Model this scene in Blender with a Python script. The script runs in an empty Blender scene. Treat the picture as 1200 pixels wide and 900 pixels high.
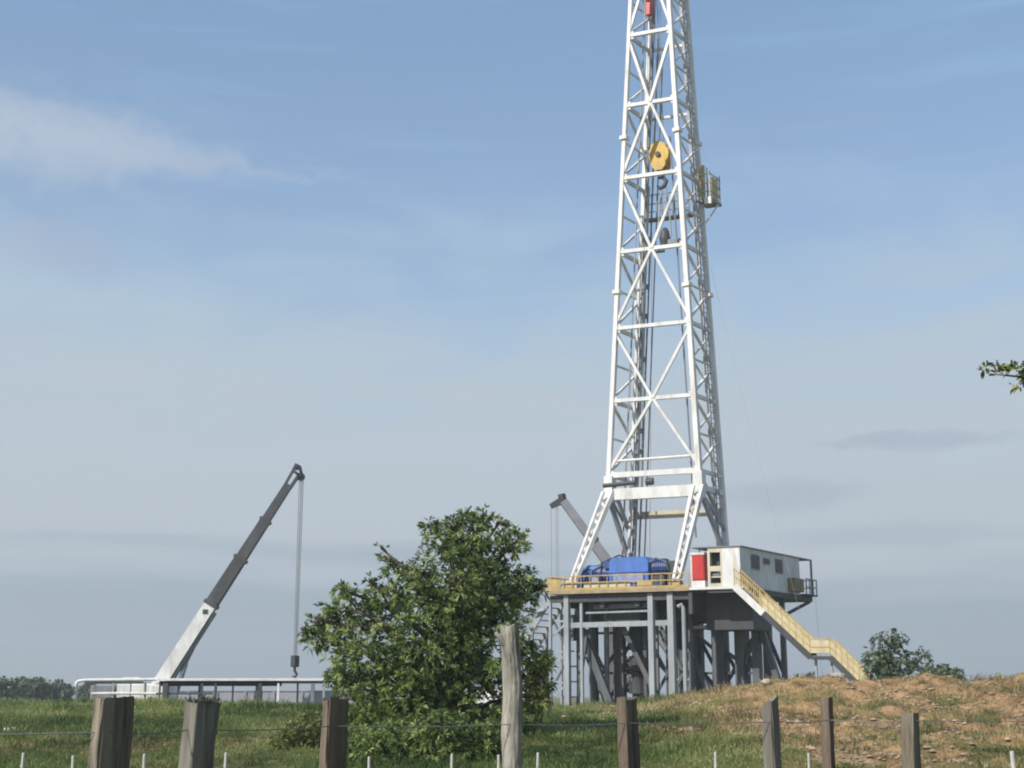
import bpy, math, random
import numpy as np
from mathutils import Vector

random.seed(11)
RNG = np.random.default_rng(11)
SC = bpy.context.scene
COL = SC.collection
R = math.radians

# ------------------------------------------------------------------ camera
cam_d = bpy.data.cameras.new('camera')
cam = bpy.data.objects.new('camera', cam_d); COL.objects.link(cam)
cam.location = (0, 0, 1.6); cam.rotation_euler = (R(90 + 12.55), 0, 0)
cam_d.sensor_width = 36; cam_d.lens = 1640 / 1200 * 36
cam_d.clip_start = 0.1; cam_d.clip_end = 20000
SC.camera = cam

# ------------------------------------------------------------------ light
SUN = Vector((-0.76, -0.65, 0)).normalized()
SUN_EL = R(39)
sd = Vector((SUN.x * math.cos(SUN_EL), SUN.y * math.cos(SUN_EL), math.sin(SUN_EL)))
sun_d = bpy.data.lights.new('sun', 'SUN'); sun_d.energy = 4.9; sun_d.angle = R(0.55); sun_d.color = (1, 0.955, 0.88)
sun = bpy.data.objects.new('sun', sun_d); COL.objects.link(sun)
sun.rotation_euler = sd.to_track_quat('Z', 'Y').to_euler(); sun.location = (0, 0, 80)
SC.view_settings.view_transform = 'Standard'; SC.view_settings.look = 'None'
SC.view_settings.exposure = 0.0; SC.view_settings.gamma = 1.0
SC.cycles.pixel_filter_type = 'BLACKMAN_HARRIS'; SC.cycles.filter_width = 2.0


def world():
    w = bpy.data.worlds.new('World'); SC.world = w; w.use_nodes = True
    nt = w.node_tree; nt.nodes.clear()
    N = nt.nodes.new; L = nt.links.new
    out = N('ShaderNodeOutputWorld')
    sky = N('ShaderNodeTexSky'); sky.sky_type = 'NISHITA'; sky.sun_disc = False
    sky.sun_elevation = SUN_EL; sky.sun_rotation = math.atan2(SUN.x, SUN.y)
    sky.air_density = 1.0; sky.dust_density = 0.4; sky.ozone_density = 1.2
    b1 = N('ShaderNodeBackground'); b1.inputs[1].default_value = 0.15; L(sky.outputs[0], b1.inputs[0])
    tc = N('ShaderNodeTexCoord'); sp = N('ShaderNodeSeparateXYZ'); L(tc.outputs['Generated'], sp.inputs[0])

    def M(op, a, b=None, c=None):
        n = N('ShaderNodeMath'); n.operation = op
        for i, v in enumerate((a, b, c)):
            if v is None: continue
            if isinstance(v, (int, float)): n.inputs[i].default_value = v
            else: L(v, n.inputs[i])
        return n.outputs[0]
    az = M('ARCTAN2', sp.outputs[0], sp.outputs[1])
    el = M('ARCSINE', sp.outputs[2])

    def vec(sa, se, off):
        c = N('ShaderNodeCombineXYZ'); L(M('MULTIPLY', az, sa), c.inputs[0]); L(M('MULTIPLY', el, se), c.inputs[1]); c.inputs[2].default_value = off
        return c.outputs[0]

    def noise(v, det=5, rough=0.55, dist=0.0):
        n = N('ShaderNodeTexNoise'); n.inputs['Scale'].default_value = 1; n.inputs['Detail'].default_value = det
        n.inputs['Roughness'].default_value = rough; n.inputs['Distortion'].default_value = dist
        L(v, n.inputs['Vector']); return n.outputs[0]

    def ss(x, a, b):
        n = N('ShaderNodeMapRange'); n.interpolation_type = 'SMOOTHSTEP'; L(x, n.inputs[0])
        n.inputs[1].default_value = a; n.inputs[2].default_value = b; return n.outputs[0]
    n1 = noise(vec(5, 16, 3.1), 6, 0.55, 0.6)      # large soft sheets
    n2 = noise(vec(4, 42, 7.7), 5, 0.5, 0.3)       # flat streaks
    n3 = noise(vec(24, 40, 1.3), 5, 0.6, 0.4)
    # cloud veil: thick low down, breaking up higher
    elw = M('ADD', el, M('MULTIPLY', M('SUBTRACT', n1, 0.5), 0.34))
    veil = M('SUBTRACT', 1.0, ss(elw, 0.17, 0.41))
    # the cirrus streak at upper left
    cen = M('ADD', 0.371, M('MULTIPLY', M('ADD', az, 0.30), -0.035))
    d = M('ABSOLUTE', M('SUBTRACT', M('ADD', el, M('MULTIPLY', M('SUBTRACT', n3, 0.5), 0.05)), cen))
    wid = M('MULTIPLY', M('SUBTRACT', 1.0, ss(az, -0.38, -0.12)), 0.042)
    st = M('SUBTRACT', 1.0, M('DIVIDE', d, M('ADD', wid, 0.004)))
    st = M('MULTIPLY', ss(st, 0.0, 1.0), M('MULTIPLY', M('SUBTRACT', 1.0, ss(az, -0.34, -0.06)), ss(n3, 0.02, 0.42)))
    wisp = M('MULTIPLY', ss(n2, 0.52, 0.8), 0.30)
    fac = M('MAXIMUM', veil, wisp)
    fac = M('MINIMUM', M('ADD', M('MULTIPLY', fac, .72), .28), 0.97)
    # veil colour: a bright sheet above a greyer bank near the horizon
    rp = N('ShaderNodeValToRGB'); e = rp.color_ramp.elements
    e[0].position = 0.0; e[0].color = (0.335, 0.415, 0.485, 1)
    e[1].position = 1.0; e[1].color = (0.34, 0.58, 0.84, 1)
    for p_, c_ in ((0.12, (0.365, 0.452, 0.535, 1)), (0.21, (0.51, 0.575, 0.64, 1)), (0.38, (0.515, 0.59, 0.66, 1)), (0.56, (0.45, 0.575, 0.695, 1)), (.75, (.39, .56, .77, 1))):
        q = rp.color_ramp.elements.new(p_); q.color = c_
    ev = M('ADD', M('MULTIPLY', el, 2.0), M('MULTIPLY', M('SUBTRACT', n2, 0.5), 0.26))
    L(ev, rp.inputs[0])
    b2 = N('ShaderNodeBackground'); b2.inputs[1].default_value = 1.0; L(rp.outputs[0], b2.inputs[0])
    mx = N('ShaderNodeMixShader'); L(fac, mx.inputs[0]); L(b1.outputs[0], mx.inputs[1]); L(b2.outputs[0], mx.inputs[2])
    b3 = N('ShaderNodeBackground'); b3.inputs[0].default_value = (.48, .56, .68, 1)
    m3 = N('ShaderNodeMixShader'); L(M('MULTIPLY', st, .85), m3.inputs[0]); L(mx.outputs[0], m3.inputs[1]); L(b3.outputs[0], m3.inputs[2])
    last = m3
    for a0, e0, wa, we, k, c_ in ((.285, .172, .075, .0065, .4, (.345, .405, .53, 1)), (.195, .137, .06, .012, .35, (.33, .41, .52, 1)), (.26, .108, .09, .009, .3, (.33, .41, .51, 1)), (-.33, .30, .05, .022, .5, (.40, .47, .62, 1))):
        da = M('DIVIDE', M('SUBTRACT', az, a0), wa); de = M('DIVIDE', M('ADD', M('SUBTRACT', el, e0), M('MULTIPLY', M('SUBTRACT', n3, .5), .022)), we)
        q = M('SUBTRACT', 1.0, M('ADD', M('MULTIPLY', da, da), M('MULTIPLY', de, de)))
        b4 = N('ShaderNodeBackground'); b4.inputs[0].default_value = c_
        m4 = N('ShaderNodeMixShader'); L(M('MULTIPLY', ss(q, -.4, 1), k), m4.inputs[0]); L(last.outputs[0], m4.inputs[1]); L(b4.outputs[0], m4.inputs[2]); last = m4
    L(last.outputs[0], out.inputs[0])


world()


# ------------------------------------------------------------------ helpers
def newmat(name):
    m = bpy.data.materials.new(name); m.use_nodes = True
    nt = m.node_tree; bs = nt.nodes['Principled BSDF']
    return m, nt, bs


def mat(name, col, rough=0.6, metal=0.0, var=0.25, scale=3.0, stain=None, stain_amt=0.0, stretch=1.0, bump=0.0, fine=0.0):
    """painted metal, wood, ... : base colour with mottling, and streaky stains of their own colour"""
    m, nt, bs = newmat(name); N = nt.nodes.new; L = nt.links.new
    tc = N('ShaderNodeTexCoord'); mp = N('ShaderNodeMapping'); mp.inputs['Scale'].default_value = (1, 1, 1 / stretch)
    L(tc.outputs['Object'], mp.inputs[0])
    n = N('ShaderNodeTexNoise'); n.inputs['Scale'].default_value = scale; n.inputs['Detail'].default_value = 6; n.inputs['Roughness'].default_value = 0.65
    L(mp.outputs[0], n.inputs['Vector'])
    mr = N('ShaderNodeMapRange'); L(n.outputs[0], mr.inputs[0]); mr.inputs[1].default_value = 0.3; mr.inputs[2].default_value = 0.7
    mr.inputs[3].default_value = 1 - var; mr.inputs[4].default_value = 1 + var * 0.5
    mul = N('ShaderNodeMix'); mul.data_type = 'RGBA'; mul.blend_type = 'MULTIPLY'; mul.inputs[0].default_value = 1
    mul.inputs[6].default_value = (*col, 1); L(mr.outputs[0], mul.inputs[7])
    src = mul.outputs[2]
    if stain:
        n2 = N('ShaderNodeTexNoise'); n2.inputs['Scale'].default_value = scale * 0.8; n2.inputs['Detail'].default_value = 8; n2.inputs['Roughness'].default_value = 0.7
        mp2 = N('ShaderNodeMapping'); mp2.inputs['Scale'].default_value = (1, 1, 1 / (stretch * 2)); mp2.inputs['Location'].default_value = (7, 3, 1)
        L(tc.outputs['Object'], mp2.inputs[0]); L(mp2.outputs[0], n2.inputs['Vector'])
        r2 = N('ShaderNodeMapRange'); L(n2.outputs[0], r2.inputs[0]); r2.inputs[1].default_value = 0.5; r2.inputs[2].default_value = 0.72; r2.inputs[4].default_value = stain_amt
        mx = N('ShaderNodeMix'); mx.data_type = 'RGBA'; L(r2.outputs[0], mx.inputs[0]); L(src, mx.inputs[6]); mx.inputs[7].default_value = (*stain, 1)
        src = mx.outputs[2]
    L(src, bs.inputs['Base Color']); bs.inputs['Roughness'].default_value = rough; bs.inputs['Metallic'].default_value = metal
    if bump:
        b = N('ShaderNodeBump'); b.inputs['Strength'].default_value = bump; b.inputs['Distance'].default_value = 0.02
        n3 = N('ShaderNodeTexNoise'); n3.inputs['Scale'].default_value = fine or scale * 4; n3.inputs['Detail'].default_value = 6
        L(mp.outputs[0], n3.inputs['Vector']); L(n3.outputs[0], b.inputs['Height']); L(b.outputs[0], bs.inputs['Normal'])
    return m


def leafmat(name, c0, c1, c2, trans=0.3):
    """leaf colour runs c0..c1..c2 with the leaf's own random value"""
    m, nt, bs = newmat(name); N = nt.nodes.new; L = nt.links.new
    at = N('ShaderNodeAttribute'); at.attribute_name = 'rnd'
    rp = N('ShaderNodeValToRGB'); e = rp.color_ramp.elements
    e[0].color = (*c0, 1); e[1].color = (*c2, 1); q = e.new(0.5); q.color = (*c1, 1)
    L(at.outputs['Fac'], rp.inputs[0]); L(rp.outputs[0], bs.inputs['Base Color'])
    bs.inputs['Roughness'].default_value = 0.5; bs.inputs['Specular IOR Level'].default_value = 0.35
    tr = N('ShaderNodeBsdfTranslucent'); L(rp.outputs[0], tr.inputs[0])
    mx = N('ShaderNodeMixShader'); mx.inputs[0].default_value = trans
    L(bs.outputs[0], mx.inputs[1]); L(tr.outputs[0], mx.inputs[2]); L(mx.outputs[0], nt.nodes['Material Output'].inputs[0])
    return m


class MB:
    """collects shapes in world coordinates; build() links them as ONE mesh object"""
    def __init__(s): s.v = []; s.f = []

    def add(s, vs, fs):
        k = len(s.v); s.v += [tuple(v) for v in vs]; s.f += [tuple(i + k for i in f) for f in fs]; return s

    def hexa(s, p):   # 8 corners: bottom ring 0-3, top ring 4-7
        return s.add(p, [(3, 2, 1, 0), (4, 5, 6, 7), (0, 1, 5, 4), (1, 2, 6, 5), (2, 3, 7, 6), (3, 0, 4, 7)])

    def box(s, c, d, a=0.0):
        ca, sa = math.cos(a), math.sin(a); p = []
        for z in (-.5, .5):
            for x, y in ((-.5, -.5), (.5, -.5), (.5, .5), (-.5, .5)):
                X, Y = x * d[0], y * d[1]
                p.append((c[0] + X * ca - Y * sa, c[1] + X * sa + Y * ca, c[2] + z * d[2]))
        return s.hexa(p)

    def beam(s, a, b, w, h=None, w2=None, h2=None, ref=None):
        a = Vector(a); b = Vector(b); h = h or w; w2 = w2 or w; h2 = h2 or h
        t = (b - a).normalized(); r = Vector(ref) if ref else (Vector((0, 0, 1)) if abs(t.z) < .95 else VV)
        x = t.cross(r).normalized(); y = x.cross(t).normalized()
        p = []
        for q, ww, hh in ((a, w, h), (b, w2, h2)):
            for i, j in ((-.5, -.5), (.5, -.5), (.5, .5), (-.5, .5)):
                p.append(q + x * (i * ww) + y * (j * hh))
        return s.hexa(p)

    def tube(s, pts, r, n=8, caps=True):
        pts = [Vector(p) for p in pts]; rs = r if isinstance(r, (list, tuple)) else [r] * len(pts)
        vs = []; fs = []; prev = None
        for i, p in enumerate(pts):
            t = (pts[min(i + 1, len(pts) - 1)] - pts[max(i - 1, 0)]).normalized()
            if prev is None:
                x = t.orthogonal().normalized()
            else:
                x = (prev - t * prev.dot(t)).normalized()
            prev = x; y = t.cross(x)
            for k in range(n):
                a = 2 * math.pi * k / n; vs.append(p + (x * math.cos(a) + y * math.sin(a)) * rs[i])
        for i in range(len(pts) - 1):
            for k in range(n):
                fs.append((i * n + k, i * n + (k + 1) % n, (i + 1) * n + (k + 1) % n, (i + 1) * n + k))
        if caps:
            fs.append(tuple(range(n - 1, -1, -1))); fs.append(tuple(range((len(pts) - 1) * n, len(pts) * n)))
        return s.add(vs, fs)

    def build(s, name, m, parent=None, smooth=False, label=None, bevel=0):
        o0 = Vector(parent.location) if parent else Vector((0, 0, 0))
        q = parent
        while q and q.parent: q = q.parent; o0 = o0 + Vector(q.location)
        me = bpy.data.meshes.new(name)
        me.from_pydata([(v[0] - o0.x, v[1] - o0.y, v[2] - o0.z) for v in s.v], [], s.f); me.validate(); me.update()
        me.materials.append(m)
        if smooth: me.polygons.foreach_set('use_smooth', [True] * len(me.polygons))
        o = bpy.data.objects.new(name, me); COL.objects.link(o)
        if parent: o.parent = parent
        if label: o['label'] = label
        if bevel:
            b = o.modifiers.new('bevel', 'BEVEL'); b.width = bevel; b.segments = 2; b.limit_method = 'ANGLE'
        return o


def thing(name, label, cat, loc=(0, 0, 0), group=None):
    o = bpy.data.objects.new(name, None); COL.objects.link(o); o.location = loc; o.empty_display_size = .3
    o['label'] = label; o['category'] = cat
    if group: o['group'] = group
    return o


def tag(o, label, cat, group=None):
    o['label'] = label; o['category'] = cat
    if group: o['group'] = group
    return o


def setting(o, kind='structure'):
    o['kind'] = kind; return o


def vnoise(x, y, s, seed=0):
    """smooth value noise on arrays, 0..1"""
    x = np.asarray(x, float) / s; y = np.asarray(y, float) / s
    xi = np.floor(x).astype(np.int64); yi = np.floor(y).astype(np.int64); fx = x - xi; fy = y - yi
    fx = fx * fx * (3 - 2 * fx); fy = fy * fy * (3 - 2 * fy)

    def h(a, b):
        n = (a * 374761393 + b * 668265263 + seed * 1442695041) & 0x7fffffff
        n = ((n ^ (n >> 13)) * 1274126177) & 0x7fffffff
        return ((n ^ (n >> 16)) & 0xffff) / 65535.0
    return (h(xi, yi) * (1 - fx) + h(xi + 1, yi) * fx) * (1 - fy) + (h(xi, yi + 1) * (1 - fx) + h(xi + 1, yi + 1) * fx) * fy


def sstep(x, a, b):
    t = np.clip((np.asarray(x, float) - a) / (b - a), 0, 1); return t * t * (3 - 2 * t)


def gz(x, y, rough=True):
    """height of the ground"""
    x = np.asarray(x, float); y = np.asarray(y, float)
    hc = 1.19 + 0.75 * sstep(x, 3.0, 9.5) + 0.08 * sstep(x, -3, -12)
    hc = hc + (vnoise(x, y * 0, 2.2, 5) - .5) * (0.08 + .12 * sstep(x, 3, 8)) + (vnoise(x, y * 0, .6, 6) - .5) * (.05 + .10 * sstep(x, 3, 8))
    up = sstep(y, 19, 47) * hc
    steep = sstep(x, 4, 10)
    up = up * (1 - steep) + steep * hc * (0.30 * sstep(y, 16, 34) + 0.70 * sstep(y, 30, 46.5))
    z = up * (1 - sstep(y, 49, 62))
    if rough:
        m = sstep(y, 17, 26) * (1 - sstep(y, 52, 60))
        k = .5 + 1.0 * steep
        z = z + m * k * ((vnoise(x, y, 2.5, 1) - .5) * .26 + (vnoise(x, y, .9, 2) - .5) * .14 + (vnoise(x, y, .5, 3) - .5) * .20 + (vnoise(x, y, .28, 4) - .5) * .12)
    return z


def dryness(x, y):
    x = np.asarray(x, float); y = np.asarray(y, float)
    a = x / y   # runs with the berm, which swings away to the right
    d = sstep(x + (vnoise(x, y, 3.5, 21) - .5) * 6.0, 2.5, 8.5)
    low = sstep(y + (vnoise(x, y, 2.0, 22) - .5) * 9, 31, 25)
    d = d * (1 - .75 * low)
    d = np.maximum(d, .5 * sstep(vnoise(x, y, 4.0, 23) * .6 + vnoise(x, y, 1.2, 24) * .4, .64, .82) * (1 - low * .5))
    d = np.maximum(d, .8 * sstep(x, -9.5, -12) * sstep(y, 36, 31))
    d = d * (1 - .8 * sstep(vnoise(x, y, 2.4, 27) * .55 + vnoise(x, y, .8, 28) * .45, .62, .76) * (1 - .6 * sstep(y, 36, 44)))
    return np.clip(d, 0, 1) * (1 - .85 * sstep(y, 52, 66))


# ------------------------------------------------------------------ materials
WHITE = mat('white_paint', (.74, .73, .70), .5, 0, .2, 1.6, (.33, .25, .18), .6, 2.2)
CREAM = mat('cream_paint', (.60, .54, .39), .6, 0, .2, 1.5, (.38, .28, .15), .4, 2)
LGREY = mat('light_grey_paint', (.34, .36, .38), .55, 0, .25, 1.3, (.20, .17, .14), .5, 3)
GREY = mat('grey_paint', (.20, .215, .23), .55, 0, .3, 1.5, (.10, .08, .06), .5, 3)
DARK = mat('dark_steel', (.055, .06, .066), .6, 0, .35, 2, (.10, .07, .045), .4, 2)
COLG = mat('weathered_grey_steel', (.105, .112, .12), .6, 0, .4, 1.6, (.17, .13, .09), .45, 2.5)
BLACK = mat('black_rubber', (.02, .02, .022), .7, 0, .3, 3)
YELLOW = mat('yellow_paint', (.50, .35, .12), .6, 0, .3, 2, (.26, .16, .08), .6, 2)
TAN = mat('tan_deck', (.38, .29, .17), .7, 0, .35, 2, (.16, .10, .06), .6, 1)
BLUE = mat('blue_paint', (.075, .18, .52), .45, 0, .2, 2, (.05, .08, .2), .5, 2)
DBLUE = mat('dark_blue_paint', (.035, .075, .25), .5, 0, .3, 2, (.03, .03, .06), .5, 2)
RED = mat('red_paint', (.55, .035, .03), .4, 0, .15, 2, (.25, .03, .02), .4, 2)
RUST = mat('rusty_steel', (.19, .085, .05), .85, 0, .4, 3, (.07, .04, .03), .6, 2)
BOOMG = mat('boom_grey_paint', (.06, .062, .066), .5, 0, .3, 1.0, (.16, .16, .16), .5, 1)
CABLE = mat('wire_rope', (.19, .19, .20), .6, .1, .2, 2)
GLASS, _nt, _b = newmat('window_glass'); _b.inputs['Base Color'].default_value = (.022, .026, .032, 1); _b.inputs['Roughness'].default_value = .25; _b.inputs['Specular IOR Level'].default_value = .25
WOOD_PALE = mat('weathered_pale_wood', (.29, .245, .18), .9, 0, .6, 12, (.03, .024, .02), .95, 9, 1.0, 30)
WOOD_BROWN = mat('weathered_brown_wood', (.185, .14, .105), .9, 0, .6, 11, (.025, .02, .017), .95, 8, 1.0, 28)
WOOD_GREY = mat('weathered_grey_wood', (.23, .21, .175), .9, 0, .55, 12, (.035, .03, .026), .95, 10, 1.0, 30)
BARK = mat('bark', (.11, .085, .06), .9, 0, .4, 9, (.04, .03, .025), .7, 3, .8, 25)
OLIVE = mat('olive_yellow_paint', (.50, .43, .22), .65, 0, .3, 2, (.2, .15, .08), .6, 2)
BLEACHED = mat('bleached_wood', (.35, .325, .27), .92, 0, .65, 14, (.05, .042, .034), 1.0, 5, 1.0, 34)
STAIRP = mat('pale_yellow_mesh', (.60, .52, .32), .65, 0, .25, 2.5, (.36, .27, .14), .5, 2)
BLOCKY = mat('bright_yellow_paint', (.66, .42, .05), .5, 0, .25, 1.5, (.25, .15, .05), .6, 2)
STAKE = mat('stake_paint', (.50, .49, .44), .7, 0, .25, 8, (.25, .22, .18), .6, 3)
STONE = mat('pale_stone', (.48, .43, .35), .9, 0, .35, 6, (.22, .18, .13), .5, 1, .6, 14)
LEAF = leafmat('mango_leaf', (.034, .056, .018), (.155, .22, .058), (.46, .52, .17), .44)
LEAF_DARK = leafmat('dark_leaf', (.012, .022, .008), (.035, .055, .018), (.12, .15, .05), .25)
LEAF_FAR = leafmat('hazed_far_leaf', (.055, .085, .05), (.145, .19, .10), (.28, .32, .18), .36)  # leaf colours lightened to carry the veil of far air
LEAF_BUSH = leafmat('bush_leaf', (.08, .11, .03), (.20, .24, .065), (.36, .37, .13), .35)
GRASS = leafmat('grass_blade', (.055, .09, .022), (.165, .225, .06), (.38, .39, .15), .42)
DRY = leafmat('dry_grass_blade', (.11, .09, .038), (.30, .22, .10), (.54, .42, .22), .2)


# ------------------------------------------------------------------ the ground
def build_ground():
    def axis(lo, hi, step, far, first):
        a = list(np.arange(lo, hi + 1e-6, step)); d = first
        x = hi
        while x < far: x += d; d *= 1.35; a.append(x)
        x = lo; d = first; pre = []
        while x > -far: x -= d; d *= 1.35; pre.append(x)
        return np.clip(np.array(pre[::-1] + a), -far, far)
    xs = axis(-21, 24, .14, 1500, .4); ys = axis(20, 55, .14, 1500, .5)
    X, Y = np.meshgrid(xs, ys); Z = gz(X, Y)
    nx, ny = len(xs), len(ys)
    co = np.stack([X, Y, Z], -1).reshape(-1, 3)
    i = np.arange(nx * ny).reshape(ny, nx)
    f = np.stack([i[:-1, :-1], i[:-1, 1:], i[1:, 1:], i[1:, :-1]], -1).reshape(-1, 4)
    me = bpy.data.meshes.new('ground'); me.vertices.add(len(co)); me.vertices.foreach_set('co', co.ravel())
    me.loops.add(f.size); me.loops.foreach_set('vertex_index', f.ravel().astype(np.int32))
    me.polygons.add(len(f)); me.polygons.foreach_set('loop_start', np.arange(0, f.size, 4, dtype=np.int32))
    me.polygons.foreach_set('loop_total', np.full(len(f), 4, np.int32)); me.update(calc_edges=True); me.validate()
    at = me.attributes.new('dry', 'FLOAT', 'POINT'); at.data.foreach_set('value', dryness(co[:, 0], np.maximum(co[:, 1], 5)).astype(np.float32))
    me.polygons.foreach_set('use_smooth', [True] * len(me.polygons))
    m, nt, bs = newmat('earth_and_turf'); N = nt.nodes.new; L = nt.links.new
    a = N('ShaderNodeAttribute'); a.attribute_name = 'dry'
    tc = N('ShaderNodeTexCoord')

    def nz(s, d=6):
        n = N('ShaderNodeTexNoise'); n.inputs['Scale'].default_value = s; n.inputs['Detail'].default_value = d; n.inputs['Roughness'].default_value = .65
        L(tc.outputs['Object'], n.inputs['Vector']); return n.outputs[0]

    def ramp(v, cs):
        r = N('ShaderNodeValToRGB'); e = r.color_ramp.elements
        e[0].position, e[0].color = cs[0][0], (*cs[0][1], 1); e[1].position, e[1].color = cs[-1][0], (*cs[-1][1], 1)
        for p, c in cs[1:-1]: q = e.new(p); q.color = (*c, 1)
        L(v, r.inputs[0]); return r.outputs[0]
    green = ramp(nz(1.3), [(.3, (.075, .09, .03)), (.5, (.12, .135, .045)), (.7, (.21, .17, .08))])
    soil = ramp(nz(1.7), [(.30, (.12, .09, .045)), (.41, (.26, .165, .08)), (.53, (.43, .275, .14)), (.68, (.55, .345, .185))])
    mx = N('ShaderNodeMix'); mx.data_type = 'RGBA'; L(a.outputs['Fac'], mx.inputs[0]); L(green, mx.inputs[6]); L(soil, mx.inputs[7])
    L(mx.outputs[2], bs.inputs['Base Color']); bs.inputs['Roughness'].default_value = .95; bs.inputs['Specular IOR Level'].default_value = .1
    b = N('ShaderNodeBump'); b.inputs['Strength'].default_value = 1; b.inputs['Distance'].default_value = .16; L(nz(6, 10), b.inputs['Height']); L(b.outputs[0], bs.inputs['Normal'])
    me.materials.append(m)
    o = bpy.data.objects.new('ground', me); COL.objects.link(o); setting(o)


build_ground()


def blade_mesh(name, m, base, up, side, length, width, rnd, bend=.35):
    """one mesh of many curved blades / leaves: base (n,3), up (n,3) growth direction, side (n,3) width direction"""
    n = len(base); L_ = length[:, None]; W = width[:, None] * .5
    down = np.zeros_like(up); down[:, 2] = -1
    mid = base + up * L_ * .5; tip = base + up * L_ * (1 - bend * .3) + down * L_ * bend
    v = np.stack([base - side * W * .35, base + side * W * .35, mid - side * W, mid + side * W, tip], 1).reshape(-1, 3)
    k = np.arange(n)[:, None] * 5
    quads = k + np.array([[0, 1, 3, 2]]); tris = k + np.array([[2, 3, 4]])
    me = bpy.data.meshes.new(name); me.vertices.add(len(v)); me.vertices.foreach_set('co', v.astype(np.float32).ravel())
    lv = np.concatenate([quads.ravel(), tris.ravel()]).astype(np.int32)
    ls = np.concatenate([np.arange(n) * 4, n * 4 + np.arange(n) * 3]).astype(np.int32)
    lt = np.concatenate([np.full(n, 4), np.full(n, 3)]).astype(np.int32)
    me.loops.add(len(lv)); me.loops.foreach_set('vertex_index', lv)
    me.polygons.add(2 * n); me.polygons.foreach_set('loop_start', ls); me.polygons.foreach_set('loop_total', lt)
    me.update(calc_edges=True); me.validate()
    a = me.attributes.new('rnd', 'FLOAT', 'POINT'); a.data.foreach_set('value', np.repeat(rnd, 5).astype(np.float32))
    me.materials.append(m)
    o = bpy.data.objects.new(name, me); COL.objects.link(o); return o


def unit(a): return a / np.maximum(np.linalg.norm(a, axis=1, keepdims=True), 1e-9)


def grass(name, m, n_tuft, per, wants_dry, lmin, lmax, wmin, wmax, spread):
    y = 22 + (50.5 - 22) * RNG.random(n_tuft * 3) ** .9; x = (RNG.random(n_tuft * 3) * 2 - 1) * (.385 * y + .6)
    d = dryness(x, y); keep = RNG.random(len(x)) < (np.clip(d, .04, 1) if wants_dry else np.clip(1.08 - d, .0, 1))
    keep &= RNG.random(len(x)) < (sstep(vnoise(x, y, .9, 38) * .6 + vnoise(x, y, .35, 39) * .4, .22, .5) if wants_dry else .35 + .9 * vnoise(x, y, .7, 31))
    x = x[keep][:n_tuft]; y = y[keep][:n_tuft]
    bx = np.repeat(x, per) + RNG.normal(0, spread, len(x) * per); by = np.repeat(y, per) + RNG.normal(0, spread, len(x) * per)
    n = len(bx); base = np.stack([bx, by, gz(bx, by) - .02], 1)
    up = unit(np.stack([RNG.normal(0, .55, n), RNG.normal(0, .55, n), np.ones(n)], 1))
    a = RNG.random(n) * 6.283; side = np.stack([np.cos(a), np.sin(a), np.zeros(n)], 1)
    tall = .38 + 1.0 * vnoise(bx, by, 1.6, 33) * vnoise(bx, by, 5, 37) * 1.6 + (1.1 if wants_dry else .8) * sstep(vnoise(bx, by, .55, 34), .68, .92)
    ln = (lmin + (lmax - lmin) * RNG.random(n) ** 1.6) * tall
    rnd = np.clip(1.0 * (vnoise(bx, by, 1.3, 35) - .5) + .8 * (vnoise(bx, by, 4.5, 36) - .5) + .22 + RNG.normal(0, .16, n) + .2, 0, 1)
    o = blade_mesh(name, m, base, up, side, ln, wmin + (wmax - wmin) * RNG.random(n), rnd, .3)
    setting(o, 'stuff'); return o


grass('grass', GRASS, 60000, 5, False, .08, .42, .008, .02, .08)
grass('dry_grass', DRY, 16000, 5, True, .06, .40, .008, .020, .08)



def clods():
    n = 5200; y = 24 + 26 * RNG.random(n * 4); x = 1 + (RNG.random(n * 4)) * (.385 * y)
    k = RNG.random(n * 4) < dryness(x, y) * sstep(vnoise(x, y, 1.3, 41), .35, .7); x = x[k][:n]; y = y[k][:n]; n = len(x)
    rad = .02 + .07 * RNG.random(n) ** 3
    o8 = np.array([(1, 0, 0), (.5, .8, .1), (-.6, .7, 0), (-1, -.1, .1), (-.5, -.85, 0), (.6, -.75, .1), (.1, .05, .75)])
    v = (o8[None] * (1 + RNG.uniform(-.3, .3, (n, 7, 1)))) * rad[:, None, None]
    v = v + np.stack([x, y, gz(x, y) + rad * .1], 1)[:, None]
    f = [(i, (i + 1) % 6, 6) for i in range(6)]
    fs = (np.array(f)[None] + (np.arange(n) * 7)[:, None, None]).reshape(-1, 3)
    me = bpy.data.meshes.new('clods'); me.from_pydata(v.reshape(-1, 3).tolist(), [], fs.tolist()); me.update()
    me.materials.append(mat('clod_earth', (.36, .27, .18), .95, 0, .6, .8)); o = bpy.data.objects.new('clods', me); COL.objects.link(o); setting(o, 'stuff')


clods()
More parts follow.
